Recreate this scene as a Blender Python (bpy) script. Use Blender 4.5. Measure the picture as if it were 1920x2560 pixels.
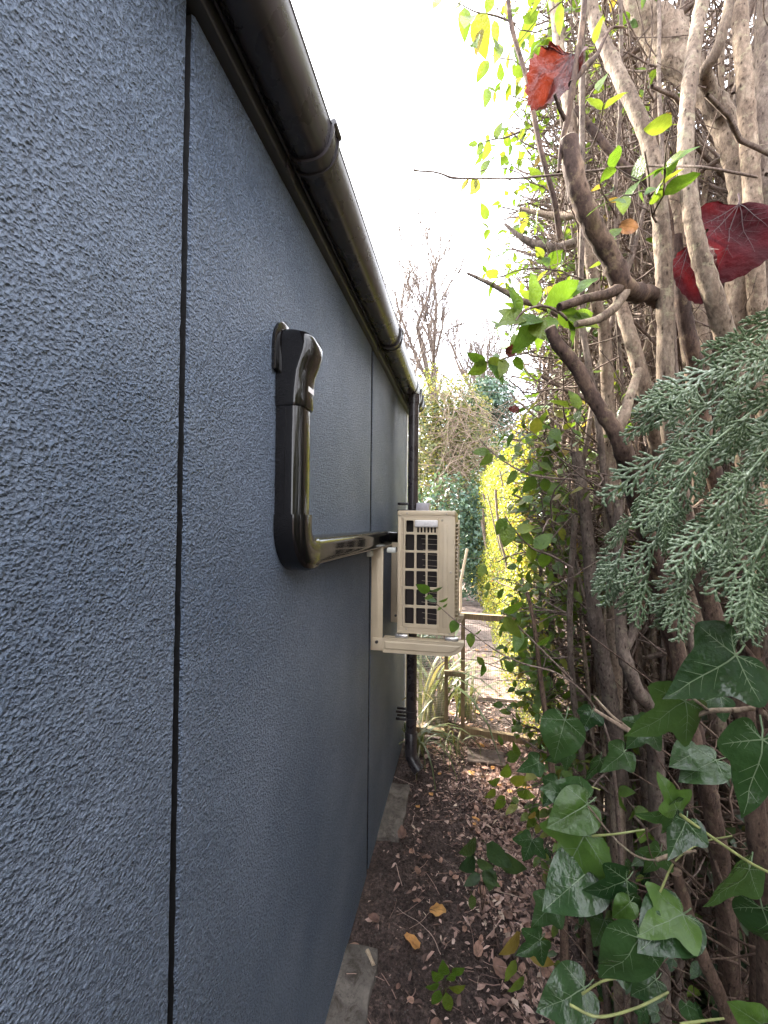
import bpy, bmesh, math, random
from mathutils import Vector, Matrix, noise
R = math.radians
V = Vector
for o in list(bpy.data.objects):
    bpy.data.objects.remove(o, do_unlink=True)
scene = bpy.context.scene
COL = scene.collection

# ------------------------------------------------------------------ camera
F_PX, CW, CH = 1040.0, 1920.0, 2560.0
CAM = V((0.0, 0.0, 1.575))
cam_d = bpy.data.cameras.new('camera')
cam_d.sensor_fit = 'VERTICAL'
cam_d.sensor_height = 36.0
cam_d.sensor_width = 27.0
cam_d.lens = 36.0 * F_PX / CH
cam_d.clip_start = 0.02
cam_d.clip_end = 600.0
cam = bpy.data.objects.new('camera', cam_d)
COL.objects.link(cam)
YAW, PITCH, ROLL = R(10.9), R(1.08), 0.009
CROT = Matrix.Rotation(YAW, 3, 'Z') @ Matrix.Rotation(R(90) + PITCH, 3, 'X') @ Matrix.Rotation(ROLL, 3, 'Z')
cam.matrix_world = Matrix.Translation(CAM) @ CROT.to_4x4()
scene.camera = cam

# ------------------------------------------------------------------ world, sun, exposure
SUN_AZ, SUN_EL = R(52), R(40)          # azimuth to the left of straight ahead
world = bpy.data.worlds.new('World')
scene.world = world
world.use_nodes = True
nt = world.node_tree
nt.nodes.clear()
w_out = nt.nodes.new('ShaderNodeOutputWorld')
w_bg = nt.nodes.new('ShaderNodeBackground')
w_sky = nt.nodes.new('ShaderNodeTexSky')
w_sky.sky_type = 'NISHITA'
w_sky.sun_disc = False
w_sky.sun_elevation = SUN_EL
w_sky.sun_rotation = -SUN_AZ
w_sky.air_density = 1.0
w_sky.dust_density = 1.5
w_tc = nt.nodes.new('ShaderNodeTexCoord')
w_no = nt.nodes.new('ShaderNodeTexNoise')
w_no.inputs['Scale'].default_value = 2.6
w_no.inputs['Detail'].default_value = 6.0
w_no.inputs['Roughness'].default_value = 0.55
w_no.inputs['Distortion'].default_value = 0.4
w_rp = nt.nodes.new('ShaderNodeValToRGB')
w_rp.color_ramp.elements[0].position = 0.36
w_rp.color_ramp.elements[0].color = (0.55, 0.55, 0.55, 1)
w_rp.color_ramp.elements[1].position = 0.52
w_rp.color_ramp.elements[1].color = (1, 1, 1, 1)
w_mx = nt.nodes.new('ShaderNodeMixRGB')
w_mx.inputs['Color2'].default_value = (7.6, 7.75, 8.3, 1)
nt.links.new(w_tc.outputs['Generated'], w_no.inputs['Vector'])
nt.links.new(w_no.outputs['Fac'], w_rp.inputs['Fac'])
nt.links.new(w_rp.outputs['Color'], w_mx.inputs['Fac'])
nt.links.new(w_sky.outputs['Color'], w_mx.inputs['Color1'])
nt.links.new(w_mx.outputs['Color'], w_bg.inputs['Color'])
w_bg.inputs['Strength'].default_value = 0.13
nt.links.new(w_bg.outputs['Background'], w_out.inputs['Surface'])

sun_d = bpy.data.lights.new('sun', 'SUN')
sun_d.energy = 4.4
sun_d.angle = R(6)
sun_d.color = (1.0, 0.93, 0.80)
sun = bpy.data.objects.new('sun', sun_d)
COL.objects.link(sun)
s_dir = V((-math.sin(SUN_AZ) * math.cos(SUN_EL), math.cos(SUN_AZ) * math.cos(SUN_EL), math.sin(SUN_EL)))
sun.rotation_euler = s_dir.to_track_quat('Z', 'Y').to_euler()
sun.location = s_dir * 30

vs = scene.view_settings
vs.view_transform = 'Standard'
vs.look = 'None'
vs.exposure = 2.8
vs.gamma = 1.0
vs.use_curve_mapping = False
scene.render.engine = 'CYCLES'
scene.render.resolution_x = 768
scene.render.resolution_y = 1024
scene.cycles.max_bounces = 4
scene.cycles.diffuse_bounces = 2
scene.cycles.glossy_bounces = 3
scene.cycles.transmission_bounces = 3
scene.cycles.transparent_max_bounces = 4
scene.cycles.use_adaptive_sampling = True
scene.cycles.adaptive_threshold = 0.02
scene.cycles.use_denoising = True

# ------------------------------------------------------------------ pixel helpers (authoring aid: photo pixel + real distance -> place)
def ray(px, py):
    return CROT @ V(((px - CW / 2) / F_PX, -(py - CH / 2) / F_PX, -1.0))
def at(px, py, d):            # d: distance along the view axis, metres
    return CAM + ray(px, py) * d
def at_y(px, py, y):
    r = ray(px, py)
    return CAM + r * ((y - CAM.y) / r.y)
def at_x(px, py, x):
    r = ray(px, py)
    return CAM + r * ((x - CAM.x) / r.x)
def at_z(px, py, z):
    r = ray(px, py)
    return CAM + r * ((z - CAM.z) / r.z)

# ------------------------------------------------------------------ objects
WL = {}
def link(o, parent=None):
    COL.objects.link(o)
    if parent is not None:
        o.parent = parent
    return o
def tag(o, label=None, cat=None, group=None, kind=None):
    if label: o['label'] = label
    if cat: o['category'] = cat
    if group: o['group'] = group
    if kind: o['kind'] = kind
    return o
def thing(name, loc, label, cat, group=None):
    o = bpy.data.objects.new(name, None)
    o.empty_display_size = 0.05
    o.location = loc
    WL[o.name] = V(loc)
    link(o)
    return tag(o, label, cat, group)

class MB:
    def __init__(s):
        s.v = []; s.f = []; s.m = []; s.s = []
    def add(s, verts, faces, mat=0, smooth=False):
        b = len(s.v)
        s.v.extend([tuple(p) for p in verts])
        for f in faces:
            s.f.append(tuple(i + b for i in f)); s.m.append(mat); s.s.append(smooth)
        return s
    def box(s, x0, x1, y0, y1, z0, z1, bev=0.0, mat=0, seg=2):
        if x0 > x1: x0, x1 = x1, x0
        if y0 > y1: y0, y1 = y1, y0
        if z0 > z1: z0, z1 = z1, z0
        if bev <= 0:
            s.add([(x0,y0,z0),(x1,y0,z0),(x1,y1,z0),(x0,y1,z0),(x0,y0,z1),(x1,y0,z1),(x1,y1,z1),(x0,y1,z1)],
                  [(0,3,2,1),(4,5,6,7),(0,1,5,4),(1,2,6,5),(2,3,7,6),(3,0,4,7)], mat)
            return s
        bm = bmesh.new()
        bmesh.ops.create_cube(bm, size=1.0)
        for v in bm.verts:
            v.co = V(((x0+x1)/2 + v.co.x*(x1-x0), (y0+y1)/2 + v.co.y*(y1-y0), (z0+z1)/2 + v.co.z*(z1-z0)))
        bmesh.ops.bevel(bm, geom=list(bm.edges), offset=bev, segments=seg, affect='EDGES', profile=0.5)
        bm.verts.index_update()
        s.add([v.co.copy() for v in bm.verts], [[v.index for v in f.verts] for f in bm.faces], mat, True)
        bm.free()
        return s
    def tube(s, pts, rad, seg=8, mat=0, cap=True, rough=0.0, nsc=40.0, flat=1.0):
        pts = [V(p) for p in pts]
        n = len(pts)
        if not hasattr(rad, '__len__'): rad = [rad] * n
        t0 = (pts[1] - pts[0]).normalized()
        up = V((0, 0, 1)) if abs(t0.z) < 0.9 else V((1, 0, 0))
        a = t0.cross(up).normalized()
        verts = []
        for i in range(n):
            if i == 0: t = pts[1] - pts[0]
            elif i == n - 1: t = pts[-1] - pts[-2]
            else: t = pts[i+1] - pts[i-1]
            if t.length < 1e-9: t = V((0, 0, 1))
            t.normalize()
            a = a - t * a.dot(t)
            if a.length < 1e-6: a = t.orthogonal()
            a.normalize()
            b = t.cross(a)
            for k in range(seg):
                an = 2 * math.pi * k / seg
                d = a * math.cos(an) + b * (math.sin(an) * flat)
                r = rad[i]
                if rough:
                    q = pts[i] + d * r
                    r *= 1 + rough * noise.noise(q * nsc) + rough * 0.6 * noise.noise(q * nsc * 2.7)
                verts.append(pts[i] + d * r)
        faces = []
        for i in range(n - 1):
            for k in range(seg):
                k2 = (k + 1) % seg
                faces.append((i*seg+k, i*seg+k2, (i+1)*seg+k2, (i+1)*seg+k))
        s.add(verts, faces, mat, True)
        if cap:
            s.add(verts[:seg], [tuple(range(seg - 1, -1, -1))], mat, False)
            s.add(verts[-seg:], [tuple(range(seg))], mat, False)
        return s
    def extrude(s, prof, p0, p1, mat=0, smooth=False, closed=True, cap=True):
        # profile of (x, z) swept from y=p0 to y=p1
        n = len(prof)
        verts = [(x, p0, z) for x, z in prof] + [(x, p1, z) for x, z in prof]
        rng = range(n) if closed else range(n - 1)
        faces = [(i, (i+1) % n, n + (i+1) % n, n + i) for i in rng]
        s.add(verts, faces, mat, smooth)
        if cap and closed:
            s.add(verts, [tuple(range(n-1, -1, -1)), tuple(range(n, 2*n))], mat, False)
        return s
    def mesh(s, name, mats, off=V((0,0,0))):
        me = bpy.data.meshes.new(name)
        me.from_pydata([(v[0]-off[0], v[1]-off[1], v[2]-off[2]) for v in s.v], [], s.f)
        if not isinstance(mats, (list, tuple)): mats = [mats]
        for m in mats: me.materials.append(m)
        me.polygons.foreach_set('material_index', s.m)
        me.polygons.foreach_set('use_smooth', s.s)
        me.update()
        return me
    def build(s, name, mats, parent=None, autosm=None):
        off = V((0, 0, 0))
        loc = None
        if parent is not None:
            off = WL[parent.name]
        else:
            c = V((0, 0, 0))
            xs = [v[0] for v in s.v]; ys = [v[1] for v in s.v]; zs = [v[2] for v in s.v]
            off = V(((min(xs)+max(xs))/2, (min(ys)+max(ys))/2, min(zs)))
            loc = off
        me = s.mesh(name, mats, off)
        o = bpy.data.objects.new(name, me)
        if loc is not None: o.location = loc
        link(o, parent)
        WL[o.name] = V(off)
        if autosm:
            try:
                me.set_sharp_from_angle(angle=R(autosm))
            except Exception:
                pass
        return o

def put(name, me, parent, world_m):
    o = bpy.data.objects.new(name, me)
    m = world_m.copy()
    if parent is not None:
        m.translation = m.translation - WL[parent.name]
    o.matrix_basis = m
    link(o, parent)
    WL[o.name] = world_m.translation.copy()
    return o
def frame(pos, d, nrm, sc=1.0):
    """matrix whose +X runs along d and +Z close to nrm"""
    x = V(d).normalized()
    z = V(nrm) - x * V(nrm).dot(x)
    if z.length < 1e-6: z = x.orthogonal()
    z.normalize()
    y = z.cross(x)
    m = Matrix((x, y, z)).transposed().to_4x4()
    if hasattr(sc, '__len__'):
        m = m @ Matrix.Diagonal((sc[0], sc[1], sc[2], 1))
    else:
        m = m @ Matrix.Scale(sc, 4)
    m.translation = V(pos)
    return m
def spline(pts, n):
    """Catmull-Rom through points of any dimension"""
    P = [list(p) for p in pts]
    if len(P) == 2:
        return [[a + (b - a) * i / (n - 1) for a, b in zip(*P)] for i in range(n)]
    P = [[2*a - b for a, b in zip(P[0], P[1])]] + P + [[2*a - b for a, b in zip(P[-1], P[-2])]]
    out = []
    m = len(P) - 3
    for i in range(n):
        t = i / (n - 1) * m
        k = min(int(t), m - 1); u = t - k
        p0, p1, p2, p3 = P[k:k+4]
        out.append([0.5 * (2*b + (c - a)*u + (2*a - 5*b + 4*c - d)*u*u + (3*b - a - 3*c + d)*u**3)
                    for a, b, c, d in zip(p0, p1, p2, p3)])
    return out
rnd = random.Random(7)
def ru(a, b): return rnd.uniform(a, b)
def rvec(): 
    return V((rnd.gauss(0,1), rnd.gauss(0,1), rnd.gauss(0,1))).normalized()

# ------------------------------------------------------------------ materials
def mat_base(name):
    m = bpy.data.materials.new(name)
    m.use_nodes = True
    t = m.node_tree
    b = t.nodes['Principled BSDF']
    return m, t, b
def N(t, kind, **kw):
    n = t.nodes.new(kind)
    for k, v in kw.items():
        if k in n.inputs: n.inputs[k].default_value = v
        else: setattr(n, k, v)
    return n
def ramp(t, cols, fac, interp='LINEAR'):
    r = t.nodes.new('ShaderNodeValToRGB')
    e = r.color_ramp.elements
    while len(e) < len(cols): e.new(0.5)
    for el, (p, c) in zip(e, cols):
        el.position = p; el.color = (c[0], c[1], c[2], 1)
    r.color_ramp.interpolation = interp
    t.links.new(fac, r.inputs['Fac'])
    return r.outputs['Color']
def bump(t, b, h, strength, dist, prev=None):
    n = t.nodes.new('ShaderNodeBump')
    n.inputs['Strength'].default_value = strength
    n.inputs['Distance'].default_value = dist
    t.links.new(h, n.inputs['Height'])
    if prev is not None: t.links.new(prev, n.inputs['Normal'])
    t.links.new(n.outputs['Normal'], b.inputs['Normal'])
    return n.outputs['Normal']
def mul(t, a, b, fac=1.0, mode='MULTIPLY'):
    n = t.nodes.new('ShaderNodeMixRGB'); n.blend_type = mode
    n.inputs['Fac'].default_value = fac
    for s, i in ((a, 'Color1'), (b, 'Color2')):
        if isinstance(s, tuple): n.inputs[i].default_value = (*s, 1)
        else: t.links.new(s, n.inputs[i])
    return n.outputs['Color']

def plain(name, col, rough=0.5, metal=0.0, nscale=60, nvar=0.12, bmp=0.0, bscale=300, spec=0.5, coat=0.0, bdist=0.001):
    m, t, b = mat_base(name)
    tc = N(t, 'ShaderNodeTexCoord')
    no = N(t, 'ShaderNodeTexNoise', Scale=nscale, Detail=4.0)
    t.links.new(tc.outputs['Object'], no.inputs['Vector'])
    c = ramp(t, [(0.3, tuple(x * (1 - nvar) for x in col)), (0.7, tuple(min(1, x * (1 + nvar)) for x in col))], no.outputs['Fac'])
    t.links.new(c, b.inputs['Base Color'])
    rr = N(t, 'ShaderNodeMapRange'); rr.inputs['To Min'].default_value = max(0.02, rough - 0.06); rr.inputs['To Max'].default_value = rough + 0.08
    t.links.new(no.outputs['Fac'], rr.inputs['Value']); t.links.new(rr.outputs['Result'], b.inputs['Roughness'])
    b.inputs['Metallic'].default_value = metal
    b.inputs['Specular IOR Level'].default_value = spec
    b.inputs['Coat Weight'].default_value = coat
    b.inputs['Coat Roughness'].default_value = 0.06
    if bmp:
        n2 = N(t, 'ShaderNodeTexNoise', Scale=bscale, Detail=3.0)
        t.links.new(tc.outputs['Object'], n2.inputs['Vector'])
        bump(t, b, n2.outputs['Fac'], bmp, bdist)
    return m

def mk_stucco():
    m, t, b = mat_base('slate_render')
    tc = N(t, 'ShaderNodeTexCoord')
    n1 = N(t, 'ShaderNodeTexNoise', Scale=185.0, Detail=3.0, Roughness=0.62, Distortion=0.45)
    n2 = N(t, 'ShaderNodeTexVoronoi', Scale=230.0)
    n3 = N(t, 'ShaderNodeTexNoise', Scale=3.0, Detail=4.0)
    for n in (n1, n2, n3): t.links.new(tc.outputs['Object'], n.inputs['Vector'])
    ad = N(t, 'ShaderNodeMath', operation='MULTIPLY_ADD')
    t.links.new(n2.outputs['Distance'], ad.inputs[0]); ad.inputs[1].default_value = 0.45
    t.links.new(n1.outputs['Fac'], ad.inputs[2])
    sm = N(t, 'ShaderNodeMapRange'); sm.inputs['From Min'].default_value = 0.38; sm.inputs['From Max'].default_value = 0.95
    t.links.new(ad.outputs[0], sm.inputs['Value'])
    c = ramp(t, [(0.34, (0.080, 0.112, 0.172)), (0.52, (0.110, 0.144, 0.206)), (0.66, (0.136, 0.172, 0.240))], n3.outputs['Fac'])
    c2 = ramp(t, [(0.1, (0.62, 0.62, 0.64)), (0.75, (1.25, 1.24, 1.22))], sm.outputs['Result'])  # cavity shade in the colour: pits darker, raised grain lighter
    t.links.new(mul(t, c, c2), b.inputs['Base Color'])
    b.inputs['Roughness'].default_value = 0.50
    b.inputs['Specular IOR Level'].default_value = 0.55
    bump(t, b, sm.outputs['Result'], 1.0, 0.010)
    return m

def mk_leaf(name, cols, trans=0.42, rough=0.38, tint=1.35, island=False, spec=0.5, nscale=30.0, nvar=0.25, sheen=0.0):
    m, t, b = mat_base(name)
    if island:
        g = N(t, 'ShaderNodeNewGeometry'); fac = g.outputs['Random Per Island']
    else:
        g = N(t, 'ShaderNodeObjectInfo'); fac = g.outputs['Random']
    c = ramp(t, cols, fac)
    tc = N(t, 'ShaderNodeTexCoord')
    no = N(t, 'ShaderNodeTexNoise', Scale=nscale if island else 2.2, Detail=4.0)
    t.links.new(tc.outputs['Object'], no.inputs['Vector'])
    v = ramp(t, [(0.3, (1 - nvar,) * 3), (0.7, (1 + nvar,) * 3)], no.outputs['Fac'])
    c = mul(t, c, v)
    t.links.new(c, b.inputs['Base Color'])
    b.inputs['Roughness'].default_value = rough
    b.inputs['Specular IOR Level'].default_value = spec
    tr = N(t, 'ShaderNodeBsdfTranslucent')
    t.links.new(mul(t, c, (tint * 1.15, tint, tint * 0.5)), tr.inputs['Color'])
    mx = N(t, 'ShaderNodeMixShader'); mx.inputs['Fac'].default_value = trans
    t.links.new(b.outputs['BSDF'], mx.inputs[1]); t.links.new(tr.outputs['BSDF'], mx.inputs[2])
    t.links.new(mx.outputs['Shader'], t.nodes['Material Output'].inputs['Surface'])
    if not island:
        n2 = N(t, 'ShaderNodeTexNoise', Scale=9.0, Detail=3.0)
        t.links.new(tc.outputs['Object'], n2.inputs['Vector'])
        bump(t, b, n2.outputs['Fac'], 0.25, 0.05)
    return m

def mk_bark(name, c0, c1, c2, scale=60.0, bs=0.8, obj_rand=True):
    m, t, b = mat_base(name)
    tc = N(t, 'ShaderNodeTexCoord')
    mp = N(t, 'ShaderNodeMapping'); mp.inputs['Scale'].default_value = (1, 1, 0.45)
    t.links.new(tc.outputs['Object'], mp.inputs['Vector'])
    n1 = N(t, 'ShaderNodeTexNoise', Scale=scale * 0.5, Detail=6.0, Roughness=0.65)
    n2 = N(t, 'ShaderNodeTexNoise', Scale=scale * 3.2, Detail=4.0, Roughness=0.7)
    n3 = N(t, 'ShaderNodeTexVoronoi', Scale=scale * 1.7)
    for n in (n1, n2, n3): t.links.new(mp.outputs['Vector'], n.inputs['Vector'])
    c = ramp(t, [(0.28, c0), (0.50, c1), (0.72, c2)], n1.outputs['Fac'])
    spots = ramp(t, [(0.08, (0.22, 0.18, 0.16)), (0.26, (1, 1, 1))], n3.outputs['Distance'])
    c = mul(t, c, spots)
    fine = ramp(t, [(0.3, (0.55,) * 3), (0.7, (1.3,) * 3)], n2.outputs['Fac'])
    c = mul(t, c, fine)
    n4 = N(t, 'ShaderNodeTexNoise', Scale=scale * 0.9, Detail=5.0, Roughness=0.7)
    t.links.new(tc.outputs['Object'], n4.inputs['Vector'])
    lm = N(t, 'ShaderNodeMixRGB'); lm.inputs['Color2'].default_value = (c2[0] * 0.95, c2[1] * 1.08, c2[2] * 0.92, 1)
    t.links.new(ramp(t, [(0.56, (0, 0, 0)), (0.66, (0.7, 0.7, 0.7))], n4.outputs['Fac']), lm.inputs['Fac'])
    t.links.new(c, lm.inputs['Color1']); c = lm.outputs['Color']
    c = mul(t, c, ramp(t, [(0.30, (0.45, 0.40, 0.38)), (0.42, (1, 1, 1))], n4.outputs['Fac']))
    if obj_rand:
        oi = N(t, 'ShaderNodeObjectInfo')
        c = mul(t, c, ramp(t, [(0.0, (0.72, 0.70, 0.68)), (0.5, (1.0, 0.97, 0.94)), (1.0, (1.18, 1.14, 1.08))], oi.outputs['Random']))
    t.links.new(c, b.inputs['Base Color'])
    b.inputs['Roughness'].default_value = 0.85
    b.inputs['Specular IOR Level'].default_value = 0.25
    p = bump(t, b, n2.outputs['Fac'], bs, 0.0016)
    bump(t, b, n1.outputs['Fac'], bs, 0.006, p)
    return m

def mk_soil():
    m, t, b = mat_base('dark_soil')
    tc = N(t, 'ShaderNodeTexCoord')
    n1 = N(t, 'ShaderNodeTexNoise', Scale=7.0, Detail=9.0, Roughness=0.75)
    n2 = N(t, 'ShaderNodeTexNoise', Scale=75.0, Detail=6.0, Roughness=0.8)
    n3 = N(t, 'ShaderNodeTexVoronoi', Scale=95.0)
    for n in (n1, n2, n3): t.links.new(tc.outputs['Object'], n.inputs['Vector'])
    c = ramp(t, [(0.30, (0.045, 0.033, 0.031)), (0.5, (0.100, 0.072, 0.066)), (0.72, (0.200, 0.146, 0.128))], n1.outputs['Fac'])
    c = mul(t, c, ramp(t, [(0.33, (0.3,) * 3), (0.5, (0.9,) * 3), (0.68, (2.1, 2.0, 1.9))], n2.outputs['Fac']))
    t.links.new(c, b.inputs['Base Color'])
    b.inputs['Roughness'].default_value = 0.9
    b.inputs['Specular IOR Level'].default_value = 0.25
    p = bump(t, b, n2.outputs['Fac'], 1.0, 0.016)
    bump(t, b, n3.outputs['Distance'], 0.7, 0.008, p)
    return m

def mk_concrete(name, col, scale=40.0):
    m, t, b = mat_base(name)
    tc = N(t, 'ShaderNodeTexCoord')
    n1 = N(t, 'ShaderNodeTexNoise', Scale=scale * 0.3, Detail=8.0, Roughness=0.7)
    n2 = N(t, 'ShaderNodeTexNoise', Scale=scale * 6, Detail=4.0)
    n3 = N(t, 'ShaderNodeTexVoronoi', Scale=scale * 2.5)
    for n in (n1, n2, n3): t.links.new(tc.outputs['Object'], n.inputs['Vector'])
    c = ramp(t, [(0.32, tuple(x * 0.35 for x in col)), (0.5, tuple(x * 0.8 for x in col)), (0.7, tuple(x * 1.35 for x in col))], n1.outputs['Fac'])
    c = mul(t, c, ramp(t, [(0.05, (0.5, 0.48, 0.46)), (0.16, (1, 1, 1))], n3.outputs['Distance']))
    n4 = N(t, 'ShaderNodeTexNoise', Scale=scale * 0.45, Detail=9.0, Roughness=0.8, Distortion=0.6)
    t.links.new(tc.outputs['Object'], n4.inputs['Vector'])
    lm = N(t, 'ShaderNodeMixRGB'); lm.inputs['Color2'].default_value = (0.045, 0.036, 0.028, 1)
    t.links.new(ramp(t, [(0.50, (0, 0, 0)), (0.62, (0.85, 0.85, 0.85))], n4.outputs['Fac']), lm.inputs['Fac'])
    t.links.new(c, lm.inputs['Color1']); c = lm.outputs['Color']
    oi = N(t, 'ShaderNodeObjectInfo')
    c = mul(t, c, ramp(t, [(0.0, (0.82, 0.80, 0.80)), (1.0, (1.12, 1.08, 1.06))], oi.outputs['Random']))
    t.links.new(c, b.inputs['Base Color'])
    b.inputs['Roughness'].default_value = 0.9
    bump(t, b, n2.outputs['Fac'], 0.7, 0.003)
    return m

def mk_wood(name, c0, c1, stretch=(30, 30, 4)):
    m, t, b = mat_base(name)
    tc = N(t, 'ShaderNodeTexCoord')
    mp = N(t, 'ShaderNodeMapping'); mp.inputs['Scale'].default_value = stretch
    t.links.new(tc.outputs['Object'], mp.inputs['Vector'])
    n1 = N(t, 'ShaderNodeTexNoise', Scale=3.0, Detail=6.0, Roughness=0.65)
    t.links.new(mp.outputs['Vector'], n1.inputs['Vector'])
    t.links.new(ramp(t, [(0.3, c0), (0.7, c1)], n1.outputs['Fac']), b.inputs['Base Color'])
    b.inputs['Roughness'].default_value = 0.8
    bump(t, b, n1.outputs['Fac'], 0.5, 0.002)
    return m

M = {}
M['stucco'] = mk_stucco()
M['joint'] = plain('dark_joint', (0.012, 0.012, 0.014), 0.8)
M['fascia'] = plain('dark_fascia', (0.030, 0.029, 0.034), 0.42, nscale=8)
M['gutter'] = plain('brown_black_upvc', (0.036, 0.031, 0.034), 0.27, nscale=14, nvar=0.25, coat=0.0, spec=0.45)
M['trunking'] = plain('gloss_black_upvc', (0.0055, 0.005, 0.0055), 0.085, nscale=20, nvar=0.2, coat=0.0, spec=0.45, bmp=0.05, bscale=25, bdist=0.004)
M['beige'] = plain('beige_powder_coat', (0.56, 0.455, 0.32), 0.42, nscale=12, nvar=0.07, bmp=0.12, bscale=900, bdist=0.0006)
M['beige_handle'] = plain('pale_handle_plastic', (0.70, 0.66, 0.66), 0.35)
M['coil'] = plain('dark_coil', (0.018, 0.011, 0.010), 0.7)
M['rod'] = plain('coil_pipe', (0.36, 0.29, 0.23), 0.5)
M['steel'] = plain('zinc_steel', (0.62, 0.61, 0.60), 0.28, metal=0.9)
M['screw'] = plain('painted_screw', (0.45, 0.38, 0.30), 0.4, metal=0.2)
M['boltdark'] = plain('dark_bolt', (0.10, 0.09, 0.09), 0.35, metal=0.8)
M['vial'] = plain('clear_vial', (0.72, 0.72, 0.66), 0.15, spec=0.7)
M['greyplast'] = plain('grey_plastic', (0.34, 0.33, 0.38), 0.45)
M['trimwhite'] = plain('pale_corner_trim', (0.62, 0.66, 0.72), 0.5)
M['soil'] = mk_soil()
M['slab'] = mk_concrete('weathered_concrete', (0.165, 0.148, 0.132))
M['pathslab'] = mk_concrete('pink_paving', (0.27, 0.205, 0.185), 20)
M['fencewood'] = mk_wood('weathered_timber', (0.15, 0.105, 0.06), (0.33, 0.25, 0.14))
M['wire'] = plain('galvanised_wire', (0.24, 0.21, 0.18), 0.5, metal=0.4)
M['bark_pale'] = mk_bark('pale_privet_bark', (0.095, 0.066, 0.050), (0.225, 0.170, 0.130), (0.36, 0.295, 0.232))
M['bark_grey'] = mk_bark('grey_brown_bark', (0.07, 0.052, 0.045), (0.165, 0.128, 0.108), (0.27, 0.22, 0.185))
M['bark_dark'] = mk_bark('dark_red_bark', (0.040, 0.026, 0.022), (0.085, 0.055, 0.045), (0.22, 0.15, 0.105), 45)
M['bark_brown'] = mk_bark('brown_twig_bark', (0.055, 0.036, 0.029), (0.115, 0.075, 0.057), (0.19, 0.132, 0.10), 80)
M['cutwood'] = mk_wood('sawn_wood', (0.30, 0.22, 0.15), (0.52, 0.42, 0.31), (60, 60, 60))
M['twig'] = mk_bark('twig_bark', (0.08, 0.057, 0.048), (0.16, 0.118, 0.10), (0.26, 0.21, 0.18), 90, 0.4)
M['leaf'] = mk_leaf('privet_leaf', [(0.0, (0.05, 0.092, 0.016)), (0.35, (0.09, 0.150, 0.026)), (0.75, (0.135, 0.205, 0.034)), (0.93, (0.22, 0.22, 0.042)), (1.0, (0.28, 0.19, 0.06))], 0.45, 0.35)
M['leafbright'] = mk_leaf('bright_privet_leaf', [(0.0, (0.06, 0.125, 0.016)), (0.6, (0.09, 0.165, 0.022)), (1.0, (0.15, 0.19, 0.03))], 0.42, 0.33)
M['leafdark'] = mk_leaf('dark_ground_leaf', [(0.0, (0.025, 0.055, 0.022)), (0.5, (0.045, 0.090, 0.032)), (1.0, (0.09, 0.14, 0.04))], 0.30, 0.30)
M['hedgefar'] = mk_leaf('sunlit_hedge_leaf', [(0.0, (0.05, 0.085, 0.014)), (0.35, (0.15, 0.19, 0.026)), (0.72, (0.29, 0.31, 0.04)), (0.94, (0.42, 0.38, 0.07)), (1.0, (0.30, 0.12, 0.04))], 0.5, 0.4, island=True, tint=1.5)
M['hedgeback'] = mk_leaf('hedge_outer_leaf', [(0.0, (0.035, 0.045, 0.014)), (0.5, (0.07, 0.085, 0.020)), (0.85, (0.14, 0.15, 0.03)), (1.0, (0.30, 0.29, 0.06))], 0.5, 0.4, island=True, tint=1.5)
M['underleaf'] = mk_leaf('undergrowth_leaf', [(0.0, (0.012, 0.022, 0.010)), (0.6, (0.028, 0.050, 0.016)), (0.9, (0.055, 0.085, 0.025)), (1.0, (0.10, 0.065, 0.04))], 0.2, 0.4, island=True, tint=1.1)  # very dark leaf colour, deepens the shade low in the hedge
M['ivyfar'] = mk_leaf('old_ivy_leaf', [(0.0, (0.05, 0.075, 0.03)), (0.5, (0.14, 0.17, 0.07)), (0.85, (0.26, 0.27, 0.11)), (1.0, (0.36, 0.33, 0.10))], 0.4, 0.4, island=True)
M['blueleaf'] = mk_leaf('blue_green_leaf', [(0.0, (0.035, 0.075, 0.055)), (0.6, (0.08, 0.145, 0.105)), (1.0, (0.15, 0.23, 0.17))], 0.3, 0.35, island=True, tint=1.1)
M['haircrown'] = mk_leaf('dull_green_leaf', [(0.0, (0.06, 0.075, 0.04)), (0.6, (0.15, 0.165, 0.09)), (1.0, (0.26, 0.25, 0.14))], 0.35, 0.5, island=True)
M['redleaf'] = mk_leaf('red_autumn_leaf', [(0.0, (0.046, 0.003, 0.006)), (1.0, (0.052, 0.0035, 0.006))], 0.3, 0.65, tint=1.1, nvar=0.55, spec=0.15)
M['redorange'] = mk_leaf('red_orange_autumn_leaf', [(0.0, (0.085, 0.014, 0.012)), (1.0, (0.095, 0.016, 0.012))], 0.22, 0.42, tint=1.2, nvar=0.45)
M['redvein'] = plain('red_leaf_vein', (0.035, 0.004, 0.005), 0.5)
M['fallen'] = mk_leaf('fallen_leaf', [(0.0, (0.17, 0.095, 0.075)), (0.35, (0.33, 0.19, 0.14)), (0.7, (0.42, 0.25, 0.185)), (1.0, (0.24, 0.14, 0.11))], 0.2, 0.6, nvar=0.35, tint=1.0)
M['fallenorange'] = mk_leaf('orange_fallen_leaf', [(0.0, (0.50, 0.24, 0.075)), (1.0, (0.58, 0.31, 0.10))], 0.2, 0.55, nvar=0.35, tint=1.0)
M['litter'] = mk_leaf('leaf_litter_bits', [(0.0, (0.10, 0.06, 0.052)), (0.35, (0.27, 0.17, 0.14)), (0.7, (0.48, 0.32, 0.265)), (0.95, (0.58, 0.43, 0.37)), (1.0, (0.60, 0.49, 0.38))], 0.1, 0.7, island=True, tint=1.0)
M['strap'] = mk_leaf('strap_leaf', [(0.0, (0.05, 0.075, 0.028)), (0.5, (0.11, 0.135, 0.055)), (1.0, (0.25, 0.22, 0.13))], 0.3, 0.45)
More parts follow.
